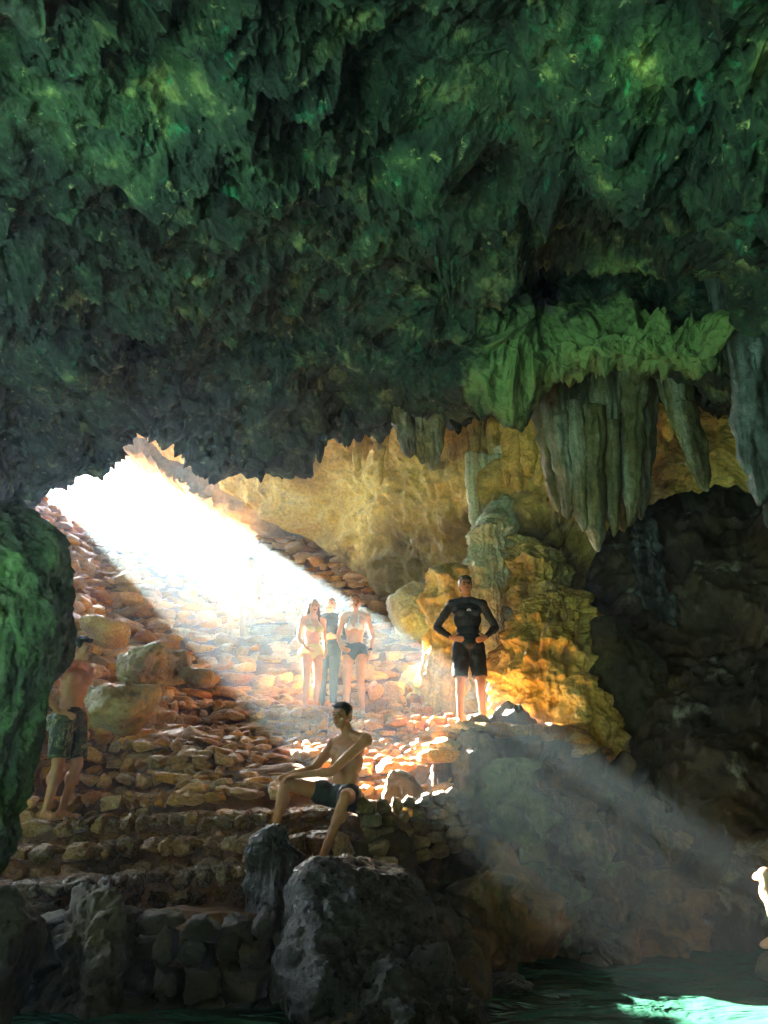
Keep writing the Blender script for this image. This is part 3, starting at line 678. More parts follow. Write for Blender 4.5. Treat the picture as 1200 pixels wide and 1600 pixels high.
drapery('stalactite_curtain', 10.9, [(808, 690, 810, 770, 12, 0), (826, 700, 826, 745, 13, -.05), (845, 690, 842, 760, 14, 0), (795, 690, 792, 760, 9, .05), (838, 740, 836, 815, 12, .1), (856, 730, 856, 830, 10, .1)], M['chamber'],
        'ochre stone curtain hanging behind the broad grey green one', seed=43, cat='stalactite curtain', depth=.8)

rg_ = random.Random(99)
ORD = 'first second third fourth fifth sixth seventh eighth ninth tenth eleventh twelfth thirteenth fourteenth fifteenth sixteenth seventeenth eighteenth'.split()
for n_, (x0, y0) in enumerate(((60, 700), (95, 708), (140, 700), (178, 690), (250, 680), (305, 700), (345, 725), (378, 722), (408, 728), (440, 722), (500, 690), (540, 668), (575, 662), (600, 662), (715, 645), (738, 632), (770, 622), (800, 615))):
    L_ = rg_.uniform(18, 52); w_ = rg_.uniform(4, 8)
    drapery('stalactite', 10.3, [(x0, y0 - 20, x0 + rg_.uniform(-4, 4), y0 + L_ - 18, w_, .3), (x0 + w_ * 1.3, y0 - 20, x0 + w_ * 1.4, y0 + L_ * .5 - 18, w_ * .7, .35)], M['ceiling'],
            ORD[n_] + ' short stalactite of the ceiling lip fringe, counting from the green pillar', seed=int(x0), depth=.9, root_up=50)['group'] = 'short stalactites fringing the ceiling lip'

for n_, (x0, y0, Y0) in enumerate(((560, 700, 12.7), (596, 705, 12.5), (705, 690, 12.0), (725, 735, 12.0), (742, 690, 11.9), (772, 700, 11.7), (728, 790, 11.9), (866, 800, 11.0))):
    L_ = rg_.uniform(26, 60); w_ = rg_.uniform(5, 9)
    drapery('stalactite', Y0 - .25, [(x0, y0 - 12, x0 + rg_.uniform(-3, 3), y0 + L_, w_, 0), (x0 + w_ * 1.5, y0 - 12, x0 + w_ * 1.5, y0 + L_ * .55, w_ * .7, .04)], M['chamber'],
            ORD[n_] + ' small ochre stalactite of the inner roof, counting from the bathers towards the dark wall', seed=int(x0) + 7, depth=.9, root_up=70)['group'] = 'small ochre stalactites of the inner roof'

# ------------------------------------------------------------------ rough stones of the steps and banks
def stone_variants(sub, n, seed):
    v, f = ico(sub); out = []
    rg = np.random.RandomState(seed)
    for k in range(n):
        m = 9; nrm = rg.normal(size=(m, 3)); nrm /= np.linalg.norm(nrm, axis=1)[:, None]
        h = .72 + .3 * rg.rand(m)
        ax = np.vstack([np.eye(3), -np.eye(3)]) + rg.normal(size=(6, 3)) * .33; ax /= np.linalg.norm(ax, axis=1)[:, None]
        nrm = np.vstack([nrm, ax]); h = np.concatenate([h, .64 + .2 * rg.rand(6)])
        dot = v @ nrm.T; r = 1 / np.maximum(dot / h[None, :], .02)
        r = -np.log(np.exp(-r * 60).sum(1) + np.exp(-60 * 1.1)) / 60
        q = v * (r * (1 + .10 * fbm(v * 2.5 + k * 9.1, 3) + .045 * fbm(v * 9 + k, 3)))[:, None]
        out.append(q / np.abs(q).max(0)[None, :])
    return out, f
SV3, SF3 = stone_variants(4, 10, 1); SV2, SF2 = stone_variants(3, 10, 2)
class Pile:
    def __init__(s, near, seed): s.v = []; s.f = []; s.off = 0; s.V, s.F = (SV3, SF3) if near else (SV2, SF2); s.rg = random.Random(seed)
    def add(s, c, size, rotz=None, tilt=.25):
        rg = s.rg; q = s.V[rg.randrange(len(s.V))] * np.array([rg.choice((-1, 1)), 1, 1])
        q = q * (np.array(size) * .5)
        R_ = (Matrix.Rotation(rg.uniform(-.3, .3) if rotz is None else rotz, 3, 'Z') @ Matrix.Rotation(rg.uniform(-tilt, tilt), 3, 'Y') @ Matrix.Rotation(rg.uniform(-tilt, tilt) * .5, 3, 'X'))
        q = q @ np.array(R_).T + np.array(c)
        s.v.append(q); s.f.append(s.F + s.off); s.off += len(q)
    def build(s, name, mat, parent=None, origin=None):
        v = np.vstack(s.v); f = np.vstack(s.f)
        if origin is not None: v = v - np.array(origin)
        o = mesh_obj(name, v, f, mat, parent)
        if origin is not None and parent is None: o.location = origin
        return o
def Hs(x, y): return float(H(np.array([x]), np.array([y]))[0])

def build_steps():
    base = (-1.5, 6.0, 0)
    root = empty('stone_staircase', base, 'broad rough staircase of orange rubble stone climbing to the bright entrance', 'staircase')
    for k in range(len(STEPS) - 4):
        near = k < 11
        pl = Pile(near, k + 500); rg = pl.rg
        y0, z0 = STEPS[k]
        xl = -4.2 - max(0, (y0 - 8)) * .42; xr = np.interp(y0, [5.9, 6.5, 7.2, 7.7, 8.2, 9, 10.5, 11.5, 13, 17], [-.55, -.35, .1, .55, .9, .75, 1.2, .9, .3, -1.2])
        rise = .19 if k < 9 else .2
        x = xl
        while x < xr:
            w = rg.uniform(.10, .16 + .18 * rg.random()) if near else rg.uniform(.2, .5)
            xm = x + w / 2; yf = float(step_front(k, xm)); wr_ = float(rampw(xm, yf)); top = z0 + .04 * xm + float(bank(np.array([xm]), np.array([yf + .1]))[0])
            if yf < float(edge_y(xm)) - .12 : x += w; continue
            two = rg.random() < .8 or w < .17
            hh = rise + .06
            if wr_ > .3:                                  # loose slabs lying on the slope
                for dy in (.0, .17, .34):
                    pl.add((xm + rg.uniform(-.04, .04), yf + dy + rg.uniform(-.04, .04), top + dy * .38 * .8 - .05 + rg.uniform(-.02, .02)), (w * 1.25, .24, .13), tilt=.22)
                x += w * .97; continue
            if two:
                h1 = hh * rg.uniform(.4, .6)
                pl.add((xm, yf + rg.uniform(0, .05), top - hh + h1 / 2), (w * 1.12, .24, h1 * 1.2))
                pl.add((xm + rg.uniform(-.02, .02), yf + .03 + rg.uniform(0, .05), top - (hh - h1) / 2 + rg.uniform(-.01, .03)), (w * 1.15, .26, (hh - h1) * 1.25))
            else:
                pl.add((xm, yf + rg.uniform(0, .06), top - hh / 2 + rg.uniform(-.015, .035)), (w * 1.12, .28, hh * 1.15))
            # tread slabs behind the riser
            pl.add((xm + rg.uniform(-.05, .05), yf + .22 + rg.uniform(-.03, .03), top - .035 + rg.uniform(-.012, .012)), (w * 1.5, .5, .12), tilt=.05)
            x += w * .97
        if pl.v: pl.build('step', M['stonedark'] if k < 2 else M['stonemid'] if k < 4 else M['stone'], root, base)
build_steps()

def build_walls():
    # rough masonry below the lowest step
    pl = Pile(True, 77); rg = pl.rg
    z = -.1
    while z < .47:
        x = -4.0 + rg.uniform(0, .2); h = rg.uniform(.12, .2)
        while x < -.6:
            w = rg.uniform(.14, .32)
            yf = 5.93 + .12 * x + .1 * math.sin(x * 1.3) - .10 * (.55 - z)
            pl.add((x + w / 2, yf - .02 + rg.uniform(-.03, .03), z + h / 2 + rg.uniform(-.03, .03)), (w * 1.12, .26, h * 1.2 * rg.uniform(.85, 1.2)))
            x += w * .97
        z += h * .88
    o = pl.build('stone_wall', M['wallstone'], origin=(-2, 5.8, 0)); tag(o, 'dark rubble stone wall under the lowest step', 'wall')
    # patch of masonry beside the seated man, on the rim of the cliff
    pl = Pile(True, 78); rg = pl.rg
    for j in range(5):
        x = -.1 - .03 * j
        while x < .75:
            w = rg.uniform(.10, .2); y = float(edge_y(x)) + .03 - .04 * (4 - j)
            zt = .72 + j * .105 + .16 * max(0, x)
            pl.add((x + w / 2, y, zt), (w * 1.15, .24, .14)); x += w * .97
    o = pl.build('stone_wall', M['rimstone'], origin=(0, 7.3, .8)); tag(o, 'low patch of small yellowish stones on the rim beside the seated man', 'wall')
    # the sloping stone bank left of the steps
    pl = Pile(False, 79); rg = pl.rg
    for _ in range(1500):
        y = 9.2 + rg.random() * 8.2; g = float(np.interp(y, [6, 9, 12, 17, 23], [3.4, 2.9, 4.0, 6.9, 8.0]))
        x = -g + .9 - rg.random() * 5.2
        s = rg.uniform(.2, .46)
        pl.add((x, y, Hs(x, y) + rg.uniform(-.06, .04)), (s * 1.2, s, s * .62), rotz=rg.uniform(0, 3), tilt=.5)
    o = pl.build('stone_bank', M['stone'], origin=(-5, 12, 4)); tag(o, 'steep bank of loose orange stones between the steps and the entrance wall', 'rubble bank')
M['rimstone'] = per_stone(rock_mat('ochre_rim_stone', [(.10, .075, .03), (.24, .17, .07), (.36, .27, .12)], 2.2, .5, .6, fine=12))
M['wallstone'] = per_stone(rock_mat('dim_wall_stone', [(.016, .014, .008), (.036, .030, .016), (.075, .062, .034)], 2.2, .55, .6, fine=12))
build_walls()

# the shelf: flat slabs under the standing man's feet and along the rim
def build_shelf():
    pl = Pile(True, 90); rg = pl.rg
    for _ in range(170):
        x = rg.uniform(.45, 2.3); e = float(edge_y(x)); y = e + .3 + rg.random() ** 1.3 * 1.6
        s = rg.uniform(.18, .5)
        pl.add((x, y, Hs(x, y) - .05 + rg.uniform(-.02, .02)), (s * 1.2, s, .16), rotz=rg.uniform(0, 3), tilt=.08)
    o = pl.build('stone_shelf', M['stone'], origin=(1.5, 9, 1.9)); tag(o, 'level shelf of flat stones that the man in black stands on', 'rock ledge')
build_shelf()

# ------------------------------------------------------------------ people
def V3(*a): return np.array(a, float)
class Body:
    """collects tapered limbs and ellipsoids, then fuses them into one continuous skin"""
    def __init__(s): s.v = []; s.f = []; s.off = 0
    def _add(s, v, f): s.v.append(v); s.f.append(f + s.off); s.off += len(v)
    def ell(s, c, r, rot=None):
        v, f = ico(4); q = v * np.array(r)
        if rot is not None: q = q @ np.array(rot).T
        s._add(q + np.array(c), f); return s
    def cap(s, a, b, ra, rb, flat=1.0, open_ends=(False, False)):
        a = np.array(a, float); b = np.array(b, float); d = b - a; L = np.linalg.norm(d) + 1e-9; d /= L
        u = np.cross(d, (0, 1, 0)) if abs(d[1]) < .9 else np.cross(d, (1, 0, 0)); u /= np.linalg.norm(u); w = np.cross(d, u)
        n = 20; th = np.linspace(0, 2 * math.pi, n, endpoint=False); rings = []
        st = [(-ra * math.cos(x), ra * math.sin(x)) for x in np.linspace(.15, math.pi / 2, 6)] if not open_ends[0] else [(-.002, ra * .02), (0, ra)]
        en = [(L + rb * math.sin(x), rb * math.cos(x)) for x in np.linspace(0, math.pi / 2 - .15, 6)] if not open_ends[1] else [(L, rb), (L + .002, rb * .02)]
        md = [(L * t, ra + (rb - ra) * t) for t in (.25, .5, .75)]
        for h, r in st + md + en:
            rings.append(a + d * h + np.outer(np.cos(th) * r, u) + np.outer(np.sin(th) * r * flat, w))
        v = np.vstack(rings); f = grid_faces(len(rings), n, True)
        tri = np.vstack([f[:, [0, 1, 2]], f[:, [0, 2, 3]]])
        v = np.vstack([v, rings[0].mean(0), rings[-1].mean(0)]); k = np.arange(n); k2 = (k + 1) % n
        tri = np.vstack([tri, np.stack([k2, k, np.full(n, len(v) - 2)], 1), np.stack([k, k2, np.full(n, 0)], 1) + np.array([(len(rings) - 1) * n, (len(rings) - 1) * n, len(v) - 1])])
        s._add(v, tri); return s
    def chain(s, pts, rs, flat=1.0):
        for i in range(len(pts) - 1): s.cap(pts[i], pts[i + 1], rs[i], rs[i + 1], flat)
        return s
    def build(s, name, mat, parent, voxel=.009, smooth=5, noise=0, ns=20, xf=None, cut=None):
        v = np.vstack(s.v)
        if xf is not None: v = xf(v)
        tmp = mesh_obj('tmp', v, np.vstack(s.f), mat)
        m = tmp.modifiers.new('r', 'REMESH'); m.mode = 'VOXEL'; m.voxel_size = voxel
        m = tmp.modifiers.new('s', 'SMOOTH'); m.factor = .5; m.iterations = smooth
        dg = bpy.context.evaluated_depsgraph_get(); ev = tmp.evaluated_get(dg)
        me = bpy.data.meshes.new_from_object(ev); me.name = name
        old = tmp.data; bpy.data.objects.remove(tmp); bpy.data.meshes.remove(old)
        n = len(me.vertices); co = np.empty(n * 3, np.float32); me.vertices.foreach_get('co', co); co = co.reshape(-1, 3)
        if noise:
            no = np.empty(n * 3, np.float32); me.vertices.foreach_get('normal', no); no = no.reshape(-1, 3)
            co = co + no * (noise * fbm(co.astype(float) * ns, 3))[:, None].astype(np.float32)
            me.vertices.foreach_set('co', co.ravel())
        me.polygons.foreach_set('use_smooth', np.ones(len(me.polygons), bool)); me.update()
        if not len(me.materials): me.materials.append(mat)
        o = bpy.data.objects.new(name, me); C.objects.link(o); o.parent = parent
        return o

def skin_mat(name, col):
    m, n, l, b = new_mat(name)
    tc = n.new('ShaderNodeTexCoord').outputs['Object']; t = noise_node(n, l, tc, 9, 5, .6)
    l.new(ramp(n, l, t.outputs['Fac'], [(.3, tuple(v * .85 for v in col)), (.7, tuple(min(1, v * 1.12) for v in col))]).outputs[0], b.inputs['Base Color'])
    b.inputs['Roughness'].default_value = .45; b.inputs['Specular IOR Level'].default_value = .45
    b.inputs['Subsurface Weight'].default_value = .0
    return m
M['skin'] = skin_mat('tanned_skin', (.46, .20, .09)); M['skin2'] = skin_mat('light_skin', (.64, .36, .21))
M['hair'] = plain_mat('black_hair', (.012, .010, .009), .4, .5, .3, 60); M['wethair'] = plain_mat('wet_brown_hair', (.10, .055, .03), .35, .6, .3, 60)
M['black'] = plain_mat('black_swim_cloth', (.012, .013, .017), .55, .4, .2, 40); M['navy'] = plain_mat('navy_swim_cloth', (.02, .05, .085), .5, .4, .2, 40)
M['grey'] = plain_mat('dark_grey_cloth', (.035, .045, .055), .6, .4, .2, 40); M['white'] = plain_mat('white_cloth', (.75, .75, .72), .7, .3, .08, 40)
M['yellow'] = plain_mat('pale_yellow_cloth', (.65, .62, .22), .7, .3, .08, 40); M['eye'] = plain_mat('dark_eye', (.02, .015, .01), .2, .6, .1, 40)
M['lip'] = plain_mat('lips', (.28, .10, .07), .5, .4, .1, 40); M['bluecloth'] = plain_mat('teal_cloth', (.05, .12, .15), .6, .4, .1, 40)
def camo():
    m, n, l, b = new_mat('olive_patterned_cloth'); tc = n.new('ShaderNodeTexCoord').outputs['Object']; t = noise_node(n, l, tc, 11, 2, .5, 1.0)
    r = ramp(n, l, t.outputs['Fac'], [(.44, (.022, .028, .02)), (.47, (.07, .085, .04)), (.56, (.24, .25, .12)), (.6, (.03, .04, .03))]); r.color_ramp.interpolation = 'CONSTANT'
    l.new(r.outputs[0], b.inputs['Base Color']); b.inputs['Roughness'].default_value = .8; return m
M['camo'] = camo()

def rotz(p, a, c=(0, 0, 0)):
    p = np.array(p, float); c = np.array(c, float); ca, sa = math.cos(a), math.sin(a)
    return (p - c) @ np.array([[ca, -sa, 0], [sa, ca, 0], [0, 0, 1]]).T + c
def add_head(B, c, yaw, pitch=0.0, k=1.0):
    """head centre c; face looks to -y before yaw; returns a function to place face details"""
    Rm = (Matrix.Rotation(yaw, 3, 'Z') @ Matrix.Rotation(pitch, 3, 'X')); Rn = np.array(Rm)
    T = lambda x, y, z: np.array(c) + Rn @ (np.array([x, y, z]) * k)
    e = lambda p, r: B.ell(T(*p), np.array(r) * k, Rn)
    e((0, .012, .028), (.074, .092, .083)); e((0, -.018, -.018), (.062, .072, .078)); e((0, -.030, -.062), (.044, .052, .042)); e((0, -.070, -.085), (.020, .016, .016))
    e((0, -.070, .040), (.052, .022, .018)); B.cap(T(0, -.082, .018), T(0, -.108, -.022), .009 * k, .014 * k); e((.012, -.094, -.024), (.008, .008, .007)); e((-.012, -.094, -.024), (.008, .008, .007))
    e((.075, .012, -.008), (.009, .020, .030)); e((-.075, .012, -.008), (.009, .020, .030))
    for sx in (-1, 1): e((sx * .036, -.066, -.022), (.022, .022, .018))
    e((0, -.086, -.050), (.022, .010, .006)); e((0, -.084, -.060), (.019, .010, .007))
    return T, Rn
def face_bits(T, Rn, par, hairm, k=1.0, smile=0):
    for sx in (-1, 1):
        b = Body(); b.ell(T(sx * .030, -.083, .012), np.array((.014, .007, .006)) * k, Rn); b.build('eye', M['eye'], par, .003, 1)
        b = Body(); b.cap(T(sx * .016, -.090, .030), T(sx * .046, -.080, .031), .0045 * k, .003 * k); b.build('eyebrow', hairm, par, .003, 1)
    b = Body(); b.ell(T(0, -.093, -.051), np.array((.024, .006, .005)) * k, Rn); b.ell(T(0, -.091, -.060), np.array((.020, .006, .006)) * k, Rn); b.build('mouth', M['lip'], par, .003, 1)
def short_hair(T, Rn, par, mat, k=1.0):
    b = Body()
    b.ell(T(0, .024, .048), np.array((.081, .092, .080)) * k, Rn); b.ell(T(0, -.045, .090), np.array((.058, .042, .028)) * k, Rn)
    b.ell(T(0, .060, .0), np.array((.066, .050, .065)) * k, Rn); 
    for sx in (-1, 1): b.ell(T(sx * .064, .008, .035), np.array((.014, .045, .045)) * k, Rn)
    rg = random.Random(5)
    for _ in range(38):
        a = rg.uniform(0, 6.28); r = rg.uniform(0, .07); x, y = math.cos(a) * r, math.sin(a) * r
        b.cap(T(x, y + .01, .105 - r * .4), T(x * 1.25 + rg.uniform(-.01, .01), y * 1.2 - .012, .126 - r * .55), .010 * k, .004 * k)
    b.build('hair', mat, par, .005, 1, noise=.004, ns=45)
def add_hand(B, w, d, pn, side=1, curl=.5, k=1.0):
    """wrist w, direction d of the fingers, palm normal pn, thumb towards side * (d x pn)"""
    d = np.array(d, float); d /= np.linalg.norm(d); pn = np.array(pn, float); pn -= d * pn.dot(d); pn /= np.linalg.norm(pn); s_ = np.cross(d, pn) * side
    w = np.array(w, float); Rn = np.stack([s_, d, pn], 1)
    if np.linalg.det(Rn) < 0: Rn[:, 2] *= -1
    B.ell(w + d * .048 * k, np.array((.040, .050, .014)) * k, Rn); B.cap(w, w + d * .03 * k, .024 * k, .026 * k, .7)
    for i, (o, L) in enumerate(((.029, .068), (.010, .076), (-.010, .072), (-.028, .056))):
        p0 = w + (d * .085 + s_ * o) * k; a = curl * (.7 + .15 * i)
        p1 = p0 + (d * math.cos(a * .5) + pn * math.sin(a * .5) + s_ * o * .8) * L * .42 * k
        p2 = p1 + (d * math.cos(a * 1.3) + pn * math.sin(a * 1.3)) * L * .33 * k
        p3 = p2 + (d * math.cos(a * 2) + pn * math.sin(a * 2)) * L * .25 * k
        B.chain([p0, p1, p2, p3], [.0095 * k, .009 * k, .008 * k, .007 * k])
    t0 = w + (d * .025 + s_ * .025) * k; t1 = t0 + (d * .6 + s_ * .75 + pn * .25) * .038 * k; t2 = t1 + (d * .85 + s_ * .35 + pn * .4) * .032 * k
    B.chain([t0, t1, t2], [.014 * k, .011 * k, .009 * k])
def add_foot(B, ank, d, k=1.0):
    d = np.array((d[0], d[1], 0), float); d /= np.linalg.norm(d); s_ = np.array((-d[1], d[0], 0)); a = np.array(ank, float); g = a - np.array((0, 0, .075 * k))
    B.cap(a, g + np.array((0, 0, .035)) - d * .035 * k, .036 * k, .034 * k); B.cap(g + np.array((0, 0, .032)) - d * .03 * k, g + np.array((0, 0, .022)) + d * .12 * k, .032 * k, .026 * k); B.cap(a - np.array((0, 0, .01)), g + np.array((0, 0, .026)) + d * .12 * k, .032 * k, .022 * k)
    B.cap(g + np.array((0, 0, .020)) + d * .10 * k + s_ * .022 * k, g + np.array((0, 0, .020)) + d * .10 * k - s_ * .026 * k, .020 * k, .018 * k)
    for i in range(5):
        o = (.030 - .0145 * i) * k; p = g + np.array((0, 0, .016)) + d * (.13 - .006 * abs(i - 1)) * k + s_ * o
        B.cap(p, p + d * (.032 - .004 * i) * k, (.013 if i == 0 else .0095) * k, (.011 if i == 0 else .008) * k)

def person(loc, label, J, skin, head_yaw=0, head_pitch=0, k=1.0, group=None, female=False, hands=None, hair='short', hairm=None, feet_dir=((-.15, -1), (.15, -1)), bulk=1.0, clothes=(), face=True):
    """J: joints (metres, from the feet): pel, chest, neck, head, sh, el, wr, hip, kn, an - the paired ones are (first, second)"""
    root = empty('person', loc, label, 'person', group)
    B = Body(); q = bulk; J = {a: (np.array(b, float) if not isinstance(b, (list, tuple)) or not isinstance(b[0], (list, tuple, np.ndarray)) else [np.array(x, float) for x in b]) for a, b in J.items()}
    pel, chest, neck, head = J['pel'], J['chest'], J['neck'], J['head']
    hipv = J['hip'][1] - J['hip'][0]; hipv /= np.linalg.norm(hipv); shv = J['sh'][1] - J['sh'][0]; shv /= np.linalg.norm(shv)
    def frame(xv, up):
        z = up / np.linalg.norm(up); x = xv - z * xv.dot(z); x /= np.linalg.norm(x); y = np.cross(z, x); return np.stack([x, y, z], 1)
    FP = frame(hipv, chest - pel); FC = frame(shv, neck - chest)
    hw = .165 if female else .150
    B.ell(pel, (hw * q, .105 * q, .115), FP); mid = (pel + chest) / 2
    B.ell(mid + (pel - chest) * .05, ((.115 if female else .130) * q, .090 * q, .14), FP)
    B.ell(chest, ((.138 if female else .158) * q, .103 * q, .17), FC); B.ell(chest + (neck - chest) * .45, ((.15 if female else .175) * q, .085 * q, .085), FC)
    for i, sx in ((0, -1), (1, 1)):
        if female: B.ell(chest + FC @ V3(sx * .065, -.085, .01), (.055, .045, .055), FC)
        else: B.ell(chest + FC @ V3(sx * .07, -.070, .06), (.07, .035, .05), FC)
        B.ell(pel + FP @ V3(sx * .075, .06, -.05), (.078, .075, .085), FP)
        B.cap(neck + (neck - chest) * .16, J['sh'][i] + V3(0, 0, .004), .036, .042 * q)
        a, e, w = J['sh'][i], J['el'][i], J['wr'][i]; am = .85 if female else 1.0
        B.ell(a, (.056 * am * q, .056 * am * q, .06 * am)); B.cap(a, e, .046 * am * q, .037 * am); B.ell(a + (e - a) * .5, (.044 * am * q,) * 3)
        B.cap(e, w, .038 * am, .025 * am); B.ell(e + (w - e) * .28, (.041 * am,) * 3)
        h, kn, an = J['hip'][i], J['kn'][i], J['an'][i]
        B.cap(h, kn, .084 * q, .052); B.ell(h + (kn - h) * .3, (.083 * q,) * 3); B.cap(kn, an, .050, .033); B.ell(kn, (.052, .054, .056))
        back = FP @ V3(0, 1, 0); B.ell(kn + (an - kn) * .3 + back * .018, (.052, .052, .075))
        add_foot(B, an, feet_dir[i], k)
    B.cap(neck - (head - neck) * .25, head + (neck - head) * .35, .052 * (.85 if female else 1), .050 * (.85 if female else 1))
    T, Rn = add_head(B, head, head_yaw, head_pitch, k)
    if hands:
        for w, d, pn, side, curl in hands: add_hand(B, w, d, pn, side, curl, k)
    B.build('body', skin, root, .0075, 4, noise=.0015, ns=14)
    if face: face_bits(T, Rn, root, hairm or M['hair'], k)
    if hair == 'short': short_hair(T, Rn, root, hairm or M['hair'], k)
    elif hair == 'long':
        b = Body(); b.ell(T(0, .026, .042), np.array((.084, .090, .082)) * k, Rn); b.ell(T(0, .062, -.03), np.array((.080, .045, .09)) * k, Rn)
        for sx in (-1, -.5, 0, .5, 1):
            b.chain([T(sx * .060, .05, .0), T(sx * .075, .075, -.12), T(sx * .085, .10, -.25), T(sx * .07, .11, -.42 + .04 * abs(sx))], [.04, .042, .036, .012])
        for sx in (-1, 1): b.chain([T(sx * .070, -.005, .04), T(sx * .082, .0, -.06), T(sx * .088, .01, -.20), T(sx * .085, .0, -.30)], [.016, .020, .018, .006])
        b.build('hair', hairm, root, .006, 1, noise=.006, ns=28)
    elif hair == 'tied':
        b = Body(); b.ell(T(0, .026, .044), np.array((.082, .090, .080)) * k, Rn); b.ell(T(0, .105, .05), np.array((.035, .035, .04)) * k, Rn); b.ell(T(0, .058, -.01), np.array((.066, .048, .07)) * k, Rn)
        b.build('hair', hairm, root, .006, 1, noise=.004, ns=40)
    def garment(kind, mat, name):
        b = Body(); g = .007
        if kind in ('shirt', 'wetsuit_top'):
            b.ell(pel + (chest - pel) * .12, ((hw + .004) * q + .006, .105 * q + g, .10), FP); b.ell(mid + (pel - chest) * .05, ((.115 if female else .130) * q + g, .090 * q + g, .15), FP)
            b.ell(chest, ((.138 if female else .158) * q + g, .103 * q + g, .175), FC); b.ell(chest + (neck - chest) * .45, ((.15 if female else .175) * q + g, .085 * q + g, .09), FC)
            for i, sx in ((0, -1), (1, 1)):
                if female: b.ell(chest + FC @ V3(sx * .065, -.085, .01), (.055 + g, .045 + g, .055 + g), FC)
                else: b.ell(chest + FC @ V3(sx * .07, -.070, .06), (.07 + g, .035 + g, .05 + g), FC)
                b.cap(neck + (neck - chest) * .10, J['sh'][i] + V3(0, 0, .004), .044, .049 * q)
                a, e, w = J['sh'][i], J['el'][i], J['wr'][i]; am = .85 if female else 1.0
                b.ell(a, ((.056 * q + g) * am,) * 3); b.cap(a, e, (.046 * q + g) * am, (.037 + g) * am); b.ell(a + (e - a) * .5, ((.044 * q + g) * am,) * 3)
                b.cap(e, w - (w - e) * .04, (.038 + g) * am, (.026 + g) * am, 1.0, (False, True)); b.ell(e + (w - e) * .28, ((.041 + g) * am,) * 3)
            b.cap(neck - (head - neck) * .2, neck + (head - neck) * .22, .062, .058, 1.0, (False, True))
        elif kind in ('shorts', 'trunks', 'leggings', 'briefs'):
            L = {'shorts': .84, 'trunks': .42, 'leggings': 1.0, 'briefs': .10}[kind]; gg = {'shorts': .022, 'trunks': .016, 'leggings': .010, 'briefs': .009}[kind]
            b.ell(pel + (chest - pel) * .0, (hw * q + gg * .7, .105 * q + gg, .105), FP); b.cap(pel - (chest - pel) * .02, pel + (chest - pel) * .22, hw * q * .93, hw * q * .86, .72, (False, True))
            for i, sx in ((0, -1), (1, 1)):
                b.ell(pel + FP @ V3(sx * .075, .06, -.05), (.078 + gg, .075 + gg, .085 + gg * .5), FP)
                h, kn, an = J['hip'][i], J['kn'][i], J['an'][i]; e = h + (kn - h) * L
                r1 = {'shorts': .088, 'trunks': .088, 'leggings': .062, 'briefs': .086}[kind]
                b.cap(h, e, .084 * q + gg, r1 + (0 if kind != 'shorts' else .002), 1.0, (False, kind != 'leggings')); 
                if kind != 'briefs': b.ell(h + (kn - h) * .3, (.083 * q + gg,) * 3)
                if kind == 'leggings':
                    b.cap(kn, an - (an - kn) * .04, .060, .042, 1.0, (False, True)); back = FP @ V3(0, 1, 0); b.ell(kn + (an - kn) * .3 + back * .018, (.060, .060, .08)); b.ell(kn, (.061, .063, .064))
        elif kind == 'bikini':
            for sx in (-1, 1):
                b.ell(chest + FC @ V3(sx * .065, -.088, .008), (.058, .050, .052), FC)
                b.cap(chest + FC @ V3(sx * .065, -.11, .05), neck + FC @ V3(sx * .05, .0, .0), .010, .008)
            b.ell(chest + FC @ V3(0, 0, -.012), (.146 * q, .111 * q, .024), FC)
        b.build(name, mat, root, .007, 3, noise=.006, ns=11)
    for kind, mat, name in clothes: garment(kind, mat, name)
    return root, T, Rn, dict(FP=FP, FC=FC, **J)
STAND = dict(pel=(0, 0, .95), chest=(0, 0, 1.24), neck=(0, .01, 1.46), head=(0, -.01, 1.62), sh=[(-.185, 0, 1.41), (.185, 0, 1.41)], hip=[(-.09, 0, .90), (.09, 0, .90)])
def pose(k=1.0, yaw=0, **kw):
    d = dict(STAND); d.update(kw); out = {}
    for a, b in d.items():
        out[a] = [rotz(np.array(x, float) * k, yaw) for x in b] if isinstance(b, list) else rotz(np.array(b, float) * k, yaw)
    return out
def stand_at(px, Y, x=None):
    X = P(px, 1100, Y)[0] if x is None else x
    return (X, Y, Hs(X, Y) - .0)

# the man in black, hands on his hips
loc = stand_at(735, 9.15); loc = (loc[0], loc[1], loc[2] + .02)
J = pose(el=[(-.36, .06, 1.15), (.335, .06, 1.15)], wr=[(-.205, -.075, 1.005), (.195, -.05, 1.01)], kn=[(-.11, -.02, .49), (.12, -.03, .49)], an=[(-.12, .02, .085), (.14, .02, .085)], chest=(.0, .01, 1.24), head=(-.01, -.02, 1.63))
r, T, Rn, JJ = person(loc, 'man in black long sleeved swim shirt and shorts standing with hands on hips', J, M['skin'], head_yaw=.1, head_pitch=-.12,
       hands=[((-.205, -.075, 1.005), (.75, -.35, -.22), (.35, .9, .1), 1, .35), ((.195, -.05, 1.01), (-.55, -.55, -.30), (-.5, .8, .1), -1, .35)],
       clothes=[('shirt', M['black'], 'swim_shirt'), ('shorts', M['black'], 'shorts')], feet_dir=((-.3, -1), (.35, -1)))
b = Body(); c0 = JJ['chest'] + V3(.01, -.135, .075)
b.chain([c0 + V3(-.026, .004, -.008), c0 + V3(-.010, 0, .010), c0 + V3(.010, 0, .010), c0 + V3(.026, .004, -.008)], [.004, .008, .008, .004]); b.cap(c0 + V3(-.012, 0, -.008), c0 + V3(.014, 0, -.008), .004, .004)
b.build('chest_logo', M['white'], r, .003, 1)

